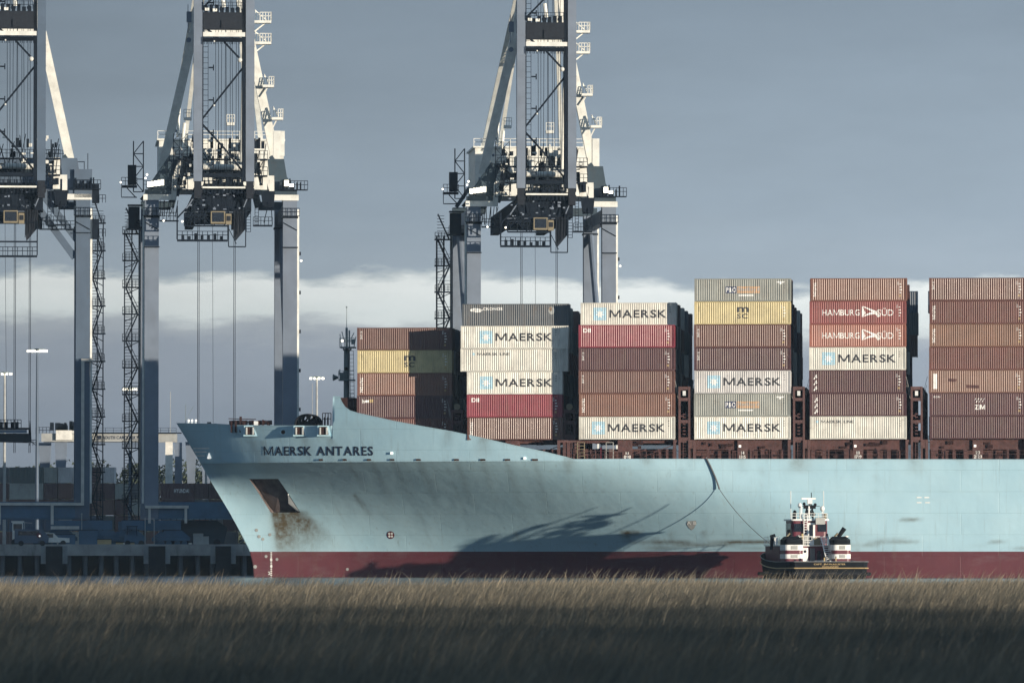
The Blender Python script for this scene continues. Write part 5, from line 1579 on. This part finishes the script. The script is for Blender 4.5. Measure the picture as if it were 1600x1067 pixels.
        mb.box(-13.0, -11.4, 1.8, 3, 44.9, 47.9); mb.box(-13.2, -11, 1.5, 3, 44.7, 44.9); mb.box(-13.1, -11, 1.5, 3, 48, 48.2); mb.rail((-13.2, 1.4, 44.9), (-11, 1.4, 44.9), 1.1, .4, .07)
        mb.beam((-11.2, 1.4, 48.8), (-9.2, 1.4, 51.2), .5)
        mb.build('lift_mast', 'crane_dark', root)
        mb = MB(); mb.ball((-14.1, 1.3, 51.3), .13).cut(); mb.ball((-10.4, 1.0, 52.4), .15).cut(); mb.ball((-10.6, 1.0, 51.9), .13).cut(); mb.ball((-5.6, -6.6, 45.4), .14).cut(); mb.ball((-8.2, -6.4, 45.5), .12).cut(); mb.ball((11.3, -1.2, 40.2), .14)
        mb.build('warning_lamp', 'lamp_lit', root)
    else:
        mb = MB()
        mb.box(8.5, 11.0, -1.1, .9, 49.0, 53.0); mb.box(7.7, 8.4, -.9, .6, 48.4, 50.2); mb.beam((3.6, 0, 50.1), (9.0, 0, 43.0), .95); mb.beam((2.4, 0, 49.0), (8.6, 0, 40.6), .95)
        mb.box(2.0, 8.7, -.6, .6, 48.6, 50.2)
        mb.build('knee_brace', STEEL, root)
        mb = MB(); mb.rail((3.6, -1.2, 44.6), (8.6, -1.2, 44.6), 1.1, .6, .08); mb.box(3.6, 8.7, -1.3, -.4, 44.45, 44.6); mb.box(11.02, 12.0, -.8, .8, 48.3, 51); mb.box(11.02, 12, -.8, .8, 43.2, 46); mb.rail((12, -.9, 48.3), (12.9, -.9, 48.3), 1.1, .4, .08); mb.rail((12, -.9, 43.5), (12.9, -.9, 43.5), 1.1, .4, .08)
        mb.beam((10.4, 0, 53), (10.4, 0, 55.3), .1); mb.beam((8.7, 0, 53), (8.7, 0, 54.2), .1); mb.beam((9.9, 0, 53), (9.9, 0, 54.2), .1); mb.beam((8.7, 0, 54.1), (9.9, 0, 54.1), .12)
        mb.rail((3.5, 15.8, 55.6), (7.5, 15.8, 55.6), 1.1, .6, .07)
        mb.build('top_fittings', 'crane_dark', root)
    return root
crane(344.5, 'second gantry crane from the left, raised boom, standing behind the pointed bow', seed=2)
crane(845.5, 'gantry crane with raised boom rising behind the container stacks', sc=.985, seed=3)
c1_ = crane(20.5, 'leftmost gantry crane, cut by the picture edge, with a bare white slanting mast', plain=True, seed=4)

# spreader hanging from the first crane
x, z = wp(24, 675, -6)
spd = thing('container_spreader', 'dark lifting spreader hanging on ropes under the leftmost crane', 'spreader', wharf_world(x, -6, z), AW)
mb = MB(); mb.prism([(-2.6, -.2), (2.1, -.2), (2.2, -1.3), (1.7, -1.5), (-2.6, -1.4)], -.8, .8); mb.build('spreader_beam', 'crane_machine', spd)
mb = MB(); mb.box(-2.6, 2.1, -.9, .9, .35, .6); mb.rail((-2.5, -.9, .6), (.8, -.9, .6), 1.1, .5, .09)
for xx in (-2.2, -1.5, -.6, .0): mb.box(xx, xx + .45, -.5, .3, .6, 1.4)
mb.tube((2.05, 0, -1.4), (2.05, 0, 1.6), .22, 8, .06); mb.beam((2.2, 0, -1.3), (2.8, 0, -1.8), .1); mb.rail((2.0, -.5, -1.9), (2.9, -.5, -1.9), .8, .4, .08)
mb.build('head_block', 'crane_dark', spd)
MB().box(-2.5, 1.6, -.78, -.7, -.15, .3).box(.6, 1.5, -.82, -.78, -.1, .15).build('spreader_panel', 'crane_steel', spd)

# ---------------------------------------------------------------- yard behind the quay
YD = 1150.0
def yw(px, z, Y=YD): return Vector(((px - CX) / F * Y, Y, z))
def mast_light(px, py, Y, nheads, lab, hw=1.1, back=False):
    t = yw(px, 0, Y); zt = EYE + (HY - py) * Y / F
    root = thing('lamp_mast', lab, 'lamp mast', (t.x, t.y, 4.1), 0, 'tall lamp masts on the terminal')
    H = zt - 4.1
    MB().tube((0, 0, 0), (0, 0, H), .34, 10, .17).build('pole', 'pale_grey' if back else 'crane_steel_dark', root)
    mb = MB(); mb.tube((0, 0, H - .1), (0, 0, H + .25), .5, 12); mb.beam((-hw, 0, H + .1), (hw, 0, H + .1), .12); mb.build('head_frame', 'mast_grey', root)
    for k in range(nheads):
        xx = -hw + 2 * hw * k / (nheads - 1)
        MB().box(xx - .2, xx + .2, -.4, .1, H - .32, H + .02).build('lamp_head', 'lamp_lit', root)
    return root
mast_light(58, 547, 1000, 7, 'high mast light with a wide bright head beside the leftmost crane', 1.4)
mast_light(7, 583, 1130, 4, 'pale high mast light at the left picture edge', 1.1, True)
mast_light(495, 590, 1150, 4, 'pale high mast light above the forecastle', 1.1, True)
mast_light(203, 607, 1100, 4, 'high mast light half hidden by the stair tower of the second crane', 1.0)
mast_light(322, 668, 1200, 3, 'low lamp mast seen just behind the bow rake', .6, True)
for px, py, lab in ((266, 612, 'thin lattice antenna standing behind the second crane'), (488, 600, 'thin antenna pole left of the raised bulwark')):
    p = yw(px, 0, 1250); zt = EYE + (HY - py) * .1254
    o = thing('antenna_mast', lab, 'antenna', (p.x, p.y, 4.1))
    H = zt - 4.1
    MB().tube((0, 0, 0), (0, 0, H * .72), .22, 6).build('pole', 'pale_grey', o); MB().tube((0, 0, H * .72), (0, 0, H), .06, 5).build('pole_tip', 'pale_grey', o)
    MB().beam((0, 0, H * .72), (2.6, 0, H * .4), .06).build('stay', 'pale_grey', o)

# rubber-tyred yard gantry
def rtg(px0, px1, Y, lab, text=True):
    a, b = yw(px0, 4.1, Y), yw(px1, 4.1, Y); sc_ = Y / F
    W = b.x - a.x
    root = thing('yard_gantry', lab, 'yard crane', (a.x, a.y, 4.1), 0)
    zb = EYE + (HY - 690) * sc_ - 4.1; ztp = EYE + (HY - 677) * sc_ - 4.1
    for yy in (0, 6.5):
        MB().box(1, W - 1.2, yy, yy + 1.0, zb, ztp).build('main_beam', 'pale_grey', root)
    for x0, mt in ((.2, 'crane_steel'), (3.6, 'crane_steel'), (W - 3.0, 'yard_white'), (W - 1.6, 'crane_steel')):
        yy = .1 if x0 in (3.6, W - 3.0) else 6.6
        mb = MB(); mb.prism([(x0 - .2, ztp - 1.6), (x0 + 2.1, ztp - 1.6), (x0 + 1.7, zb - 7), (x0 + 1.6, 1.5), (x0 + .3, 1.5), (x0 + .2, zb - 7)] if x0 < 5 else [(x0, zb - .02), (x0 + 1.3, zb - .02), (x0 + 1.3, 1.5), (x0, 1.5)], yy, yy + .9)
        lg = mb.build('leg', mt, root)
        mb = MB()
        for q in (.2, 1.3): mb.tube((x0 + q, yy, .75), (x0 + q, yy + .8, .75), .75, 12)
        mb.build('wheel', 'rubber_dark', lg)
    mb = MB(); mb.box(3.7, 6.6, -.6, 6, zb + .3, ztp + .55); mb.build('trolley', 'yard_white', root)
    rr = random.Random(int(px0) + 900); mb = MB()
    for k in range(16):
        xx = 2.4 + rr.random() * 4.0; mb.box(xx, xx + rr.uniform(.3, .9), -.3, 1.5, ztp + .55, ztp + .9 + rr.random() * 1.4)
    mb.rail((0, -.2, ztp), (3.2, -.2, ztp), 1.1, .7, .09); mb.rail((7, -.2, ztp), (W - 1, -.2, ztp), 1.0, 1.4, .06); mb.beam((7, -.3, ztp + .05), (W, -.3, ztp + .05), .22)
    mb.build('trolley_machinery', 'crane_dark', root)
    if text:
        x = yw(161, 0, Y).x - a.x; x1 = yw(232, 0, Y).x - a.x
        flat_text('lettering', 'SOUTH CAROLINA PORTS', (x + x1) / 2, (zb + ztp) / 2, -.05, .62, 'letter_navy', root, wd=x1 - x, bold=.03)
        xl = yw(155.5, 0, Y).x - a.x
        MB().add([(xl - .35, -.05, (zb + ztp) / 2 + .35), (xl + .35, -.05, (zb + ztp) / 2 + .35), (xl + .3, -.05, (zb + ztp) / 2 - .1), (xl, -.05, (zb + ztp) / 2 - .4), (xl - .3, -.05, (zb + ztp) / 2 - .1)], [(0, 4, 3, 2, 1)]).build('emblem', 'letter_navy', root)
rtg(56, 284, 1165, 'white yard gantry with lettering on its beam spanning behind the two left cranes')
rtg(287, 470, 1290, 'second white yard gantry mostly hidden behind the bow', False)

def ybox(px, tier, colr, side, lab, Y=YD, size=20):
    me = {40: ME40, 20: ME20}[size]; Lc = 12.192 if size == 40 else 6.058
    o = bpy.data.objects.new('shipping_container', me); COL.objects.link(o)
    c = COLS[colr]; k = random.uniform(.85, 1.1); o.color = (c[0] * k, c[1] * k, c[2] * k, 1)
    p = yw(px, 4.1 + tier * 2.9, Y)
    if side: o.location = (p.x + Lc / 2, Y + 1.22, p.z)
    else: o.location = (p.x + 1.22, Y + Lc / 2, p.z); o.rotation_euler = (0, 0, -math.pi / 2)
    tag(o, lab, 'container', 'containers stacked in the yard behind the quay')
    return o
ORD = ['first', 'second', 'third', 'fourth', 'fifth', 'sixth', 'seventh', 'eighth', 'ninth', 'tenth', 'eleventh', 'twelfth']
yard = [(-9, ['darkgrey', 'maroon', 'brown', 'blue', 'maroon'], 0), (15, ['green', 'grey', 'brown', 'blue', 'maroon'], 1), (68.5, ['grey', 'maroon', 'brown', 'blue', 'grey'], 0),
        (91, ['palegrey', 'brown', 'maroon', 'grey', 'blue'], 0), (113, ['maroon', 'maroon', 'grey'], 0), (135, ['maroon', 'maroon', 'brown', 'blue', 'grey'], 0), (157.5, ['palegrey', 'maroon', 'brown', 'green', 'maroon'], 0),
        (180, ['grey', 'maroon', 'maroon', 'maroon'], 0), (203, ['darkgrey', 'grey', 'brown', 'grey'], 0), (226, ['maroon', 'grey', 'blue', 'brown'], 0)]
for ci, (px, cl, side) in enumerate(yard):
    n = len(cl)
    for i, cc in enumerate(cl):
        ybox(px, n - 1 - i, cc, side, f'{CN[cc]} container {"side-on" if side else "end-on"}, {TIER[i] if i < n - 1 else "lowest"} of the {ORD[ci]} yard stack from the left')
hy = ybox(251, 3, 'maroon', 1, 'dark maroon container with white lettering above the quay beside the bow')
def hl():
    vs, fs = text_geo('HYUNDAI', .75, 2.7, .03)
    link('lettering', conform([(x - .6, z + 1.55) for x, z in vs], fs, BR20, 'lettering', 'letter_white'), hy)
hl()
for i in range(3): ybox(251, i, ['brown', 'darkgrey', 'maroon'][i], 1, f'{CN[["brown", "darkgrey", "maroon"][i]]} container side-on, {["lowest", "second", "third"][i]} below the maroon lettered container')
for ci, px in enumerate((304.5, 327, 349)):
    for i in range(4): cc = ['maroon', 'brown', 'darkgrey', 'maroon'][(i + ci) % 4]; ybox(px, i, cc, 0, f'{CN[cc]} container end-on, tier {["one", "two", "three", "four"][i]} of the {ORD[ci]} stack right of the lettered one')

# vehicles and gear on the quay apron
def quay_pt(px, yl): x, _ = wp(px, 850, yl); return wharf_world(x, yl, 0)
yt = thing('yard_tractor', 'yard tractor with a tall white cab parked under the leftmost crane', 'tractor', quay_pt(28, -1.9), AW)
MB().box(-.75, .75, -.85, .85, .9, 3.3).build('cab', 'yard_white', yt); MB().box(-.9, .9, -.9, .9, 3.31, 3.5).build('cab_roof', 'yard_white', yt)
MB().box(-.6, .6, -.88, -.855, 2.2, 3.1).build('cab_window', 'glass_dark', yt); MB().box(.76, 4.6, -.8, .8, .8, 1.2).build('chassis', 'crane_blue', yt)
for xx in (-.4, 2.6, 3.8):
    MB().tube((xx, -.95, .5), (xx, -.6, .5), .5, 14).tube((xx, .6, .5), (xx, .85, .5), .5, 14).build('wheel', 'rubber_dark', yt)
MB().beam((.95, -.7, 1.2), (.95, -.7, 3.4), .12).beam((.95, -.7, 3.3), (2.0, -.7, 3.2), .1).build('exhaust_stack', 'pale_grey', yt)
vn = thing('work_van', 'dark blue work van with a red and white tail on the quay', 'van', quay_pt(50, -1.9), AW)
MB().prism([(-2.4, .4), (2.3, .4), (2.4, 1.3), (1.5, 2.3), (-2.4, 2.4)], -1, 1).build('body', 'crane_steel_dark', vn); MB().box(-1.9, 1.0, -1.03, -1.005, 1.5, 2.1).build('window', 'glass_dark', vn)
for xx in (-1.5, 1.5): MB().tube((xx, -1.05, .38), (xx, -.8, .38), .38, 12).tube((xx, .8, .38), (xx, 1.05, .38), .38, 12).build('wheel', 'rubber_dark', vn)
MB().tube((1.0, -1.08, 1.5), (1.0, -1.02, 1.5), .35, 12).build('red_disc', 'crimson_mark' if 'crimson_mark' in MAT else 'tug_maroon', vn); MB().ball((1.1, -1.15, 1.4), .14).build('tail_lamp', 'lamp_white', vn)
pu = thing('pickup_truck', 'white pickup truck on the quay between the two left cranes', 'truck', quay_pt(81, -1.95), AW)
MB().prism([(-2.5, .5), (2.5, .5), (2.5, 1.1), (.9, 1.2), (.3, 1.8), (-.9, 1.8), (-1.2, 1.15), (-2.5, 1.1)], -.9, .9).build('body', 'yard_white', pu)
MB().box(-.8, .2, -.93, -.905, 1.2, 1.7).build('window', 'glass_dark', pu)
for xx in (-1.6, 1.6): MB().tube((xx, -.95, .4), (xx, -.7, .4), .4, 12).tube((xx, .7, .95), (xx, .95, .4), .4, 12).build('wheel', 'rubber_dark', pu)
fk = thing('forklift', 'dark blue forklift with two pale mast rails beside the second crane', 'forklift', quay_pt(212, -1.9), AW)
MB().prism([(-1.6, .4), (1.2, .4), (1.2, 1.3), (.2, 1.4), (-1.6, 1.6)], -.7, .7).build('body', 'crane_blue', fk)
MB().beam((1.35, -.5, .2), (1.35, -.5, 4.0), .12).beam((1.35, .5, .2), (1.35, .5, 4.0), .12).box(1.45, 2.6, -.5, -.3, .2, .3).build('mast', 'pale_grey', fk)
MB().beam((-1.2, -.6, 1.5), (-1.1, -.6, 2.7), .09).beam((.2, -.6, 1.4), (.1, -.6, 2.7), .09).box(-1.3, .3, -.7, .7, 2.7, 2.8).build('roll_cage', 'crane_dark', fk)
for xx in (-1.1, .8): MB().tube((xx, -.8, .4), (xx, -.55, .4), .4, 12).tube((xx, .55, .4), (xx, .8, .4), .4, 12).build('wheel', 'rubber_dark', fk)
for i, (px, col_, lab, wd_, hh) in enumerate(((100, 'crane_blue', 'low blue cable reel stand right of the white pickup', 3.2, 1.6), (138, 'crane_blue', 'blue generator box at the foot of the leftmost crane', 2.6, 2.2), (163, 'letter_gold', 'mustard skip on the quay between the stacks', 2.0, .9),
                                            (196, 'letter_gold', 'long mustard pallet left of the second crane', 2.6, .5), (310, 'pale_grey', 'pale winch cabinet below the bow rake', 1.4, 1.8), (322, 'pale_grey', 'small pale cabinet close to the bow', .8, 1.4))):
    o = thing('quay_equipment', lab, 'equipment', quay_pt(px, -1.9), AW)
    MB().box(-wd_ / 2, wd_ / 2, -.7, .7, .15, hh).build('housing', col_, o); MB().box(-wd_ / 2 - .05, wd_ / 2 + .05, -.75, .75, hh, hh + .08).box(-wd_ / 2 + .1, -wd_ / 2 + .3, -.8, .8, 0, .15).box(wd_ / 2 - .3, wd_ / 2 - .1, -.8, .8, 0, .15).build('lid', 'crane_dark', o)
for i, px in enumerate((128, 241)):
    o = thing('quay_light_post', ('slim pale post standing right of the leftmost crane leg', 'slim pale post in front of the second crane')[i], 'post', quay_pt(px, -1.5), AW)
    MB().tube((0, 0, 0), (0, 0, 4.5 if i == 0 else 3.6), .07, 6).build('pole', 'pale_grey', o); MB().ball((0, 0, 4.5 if i == 0 else 3.6), .12).build('cap', 'pale_grey', o)
mb = MB(); fp = thing('walkway_barge', 'dark machinery skid parked below the bow', 'machinery', quay_pt(300, 3.2), AW)
MB().prism([(-4, .3), (4.5, .3), (5, 2.6), (3.5, 3.6), (-3, 3.6), (-4.2, 2.4)], -1.5, 1.5).build('body', 'crane_teal', fp)
mb.rail((-3, -1.5, 3.6), (3.5, -1.5, 3.6), 1, .8, .07)
for xx in (-3, -1, 1.5, 3.5): mb.tube((xx, -1.6, .5), (xx, -1.2, .5), .5, 10)
mb.build('wheels_and_rail', 'crane_dark', fp)

# unseen shed added behind the ship to throw shade on the yard stacks
ws = thing('shade_shed', 'unseen grey shed added behind the ship to shade the yard stacks', 'shade_shed', (-43.5, 1062, 4.1))
MB().box(0, 170, 0, 110, 0, 17.5).build('wall', 'crane_steel_dark', ws)
mb = MB(); mb.add([(-1, -1, 17.51), (171, -1, 17.51), (171, 55, 19.6), (-1, 55, 19.6), (171, 111, 17.51), (-1, 111, 17.51)], [(0, 1, 2, 3), (3, 2, 4, 5), (0, 3, 5), (1, 4, 2)]); mb.build('roof', 'concrete_pale', ws)
for k in range(8): MB().box(10 + k * 20, 17 + k * 20, -.12, -.02, 0, 6.5).build('roller_door', 'crane_blue', ws)
# trees beyond the yard
def tree(px, py, Y, wm, lab, seed):
    rr = random.Random(seed); p = yw(px, 4.1, Y); H = EYE + (HY - py) * Y / F - 4.1
    root = thing('tree', lab, 'tree', p, 0, 'trees beyond the container yard')
    mb = MB(); mb.tube((0, 0, 0), (.3, 0, H * .5), .45, 8, .25)
    for k in range(5):
        t = k * 1.3; mb.tube((.2, 0, H * .35), (math.cos(t) * wm * .6, math.sin(t) * wm * .4, H * .72), .2, 6, .08)
    mb.build('trunk', 'bark', root)
    mb = MB()
    for k in range(13):
        c = np.array([rr.uniform(-.75, .75) * wm, rr.uniform(-.6, .6) * wm, H * rr.uniform(.45, .84)])
        leaf_mass(mb, rr, c, np.array([wm * .42, wm * .42, H * .17]) * rr.uniform(.7, 1.1), 75, .5)
    mb.build('crown', 'leaf_dark', root)
TL = [(14, 716, 8, 'bushy tree left of the first lamp mast'), (42, 711, 9, 'broad tree behind the leftmost yard stacks'), (80, 722, 7, 'low tree between the yard gantry legs'), (118, 712, 8, 'tree hidden behind the leftmost crane leg'),
      (182, 726, 7, 'low tree behind the pale grey yard container'), (207, 714, 8, 'tree behind the stair tower of the second crane'), (291, 712, 8, 'round tree between the second crane and the bow'), (312, 722, 8, 'dark tree just left of the bow rake'),
      (336, 728, 7, 'tree behind the bow rake'), (240, 720, 8, 'tree behind the second crane legs')]
for i, (px, py, wm, lab) in enumerate(TL): tree(px, py, 1560, wm, lab, 40 + i)
mb = MB(); rr = random.Random(77)
for k in range(60):
    px = -60 + k * 16; H = rr.uniform(7, 12); p = yw(px, 4.1, 1900)
    leaf_mass(mb, rr, np.array([p.x, p.y, 4.1 + H * .5]), np.array([8, 5, H * .55]), 160, 1.0)
tag(mb.build('distant_woodland', 'leaf_dark'), 'far dark line of woodland beyond the terminal', 'woodland', kind='stuff')

# ---------------------------------------------------------------- evening haze over the river
m = bpy.data.materials.new('evening_haze'); m.use_nodes = True
nt = m.node_tree; nt.nodes.clear()
o_ = N(nt, 'ShaderNodeOutputMaterial'); v_ = N(nt, 'ShaderNodeVolumePrincipled')
v_.inputs['Color'].default_value = (.55, .78, 1.0, 1); v_.inputs['Density'].default_value = 0.000045; v_.inputs['Anisotropy'].default_value = .0
nt.links.new(v_.outputs[0], o_.inputs['Volume'])
MAT['evening_haze'] = m
mb = MB(); mb.box(-430, 430, -80, 2300, -3, 108)
tag(mb.build('haze', 'evening_haze'), 'thin bluish evening haze', 'haze', kind='stuff')
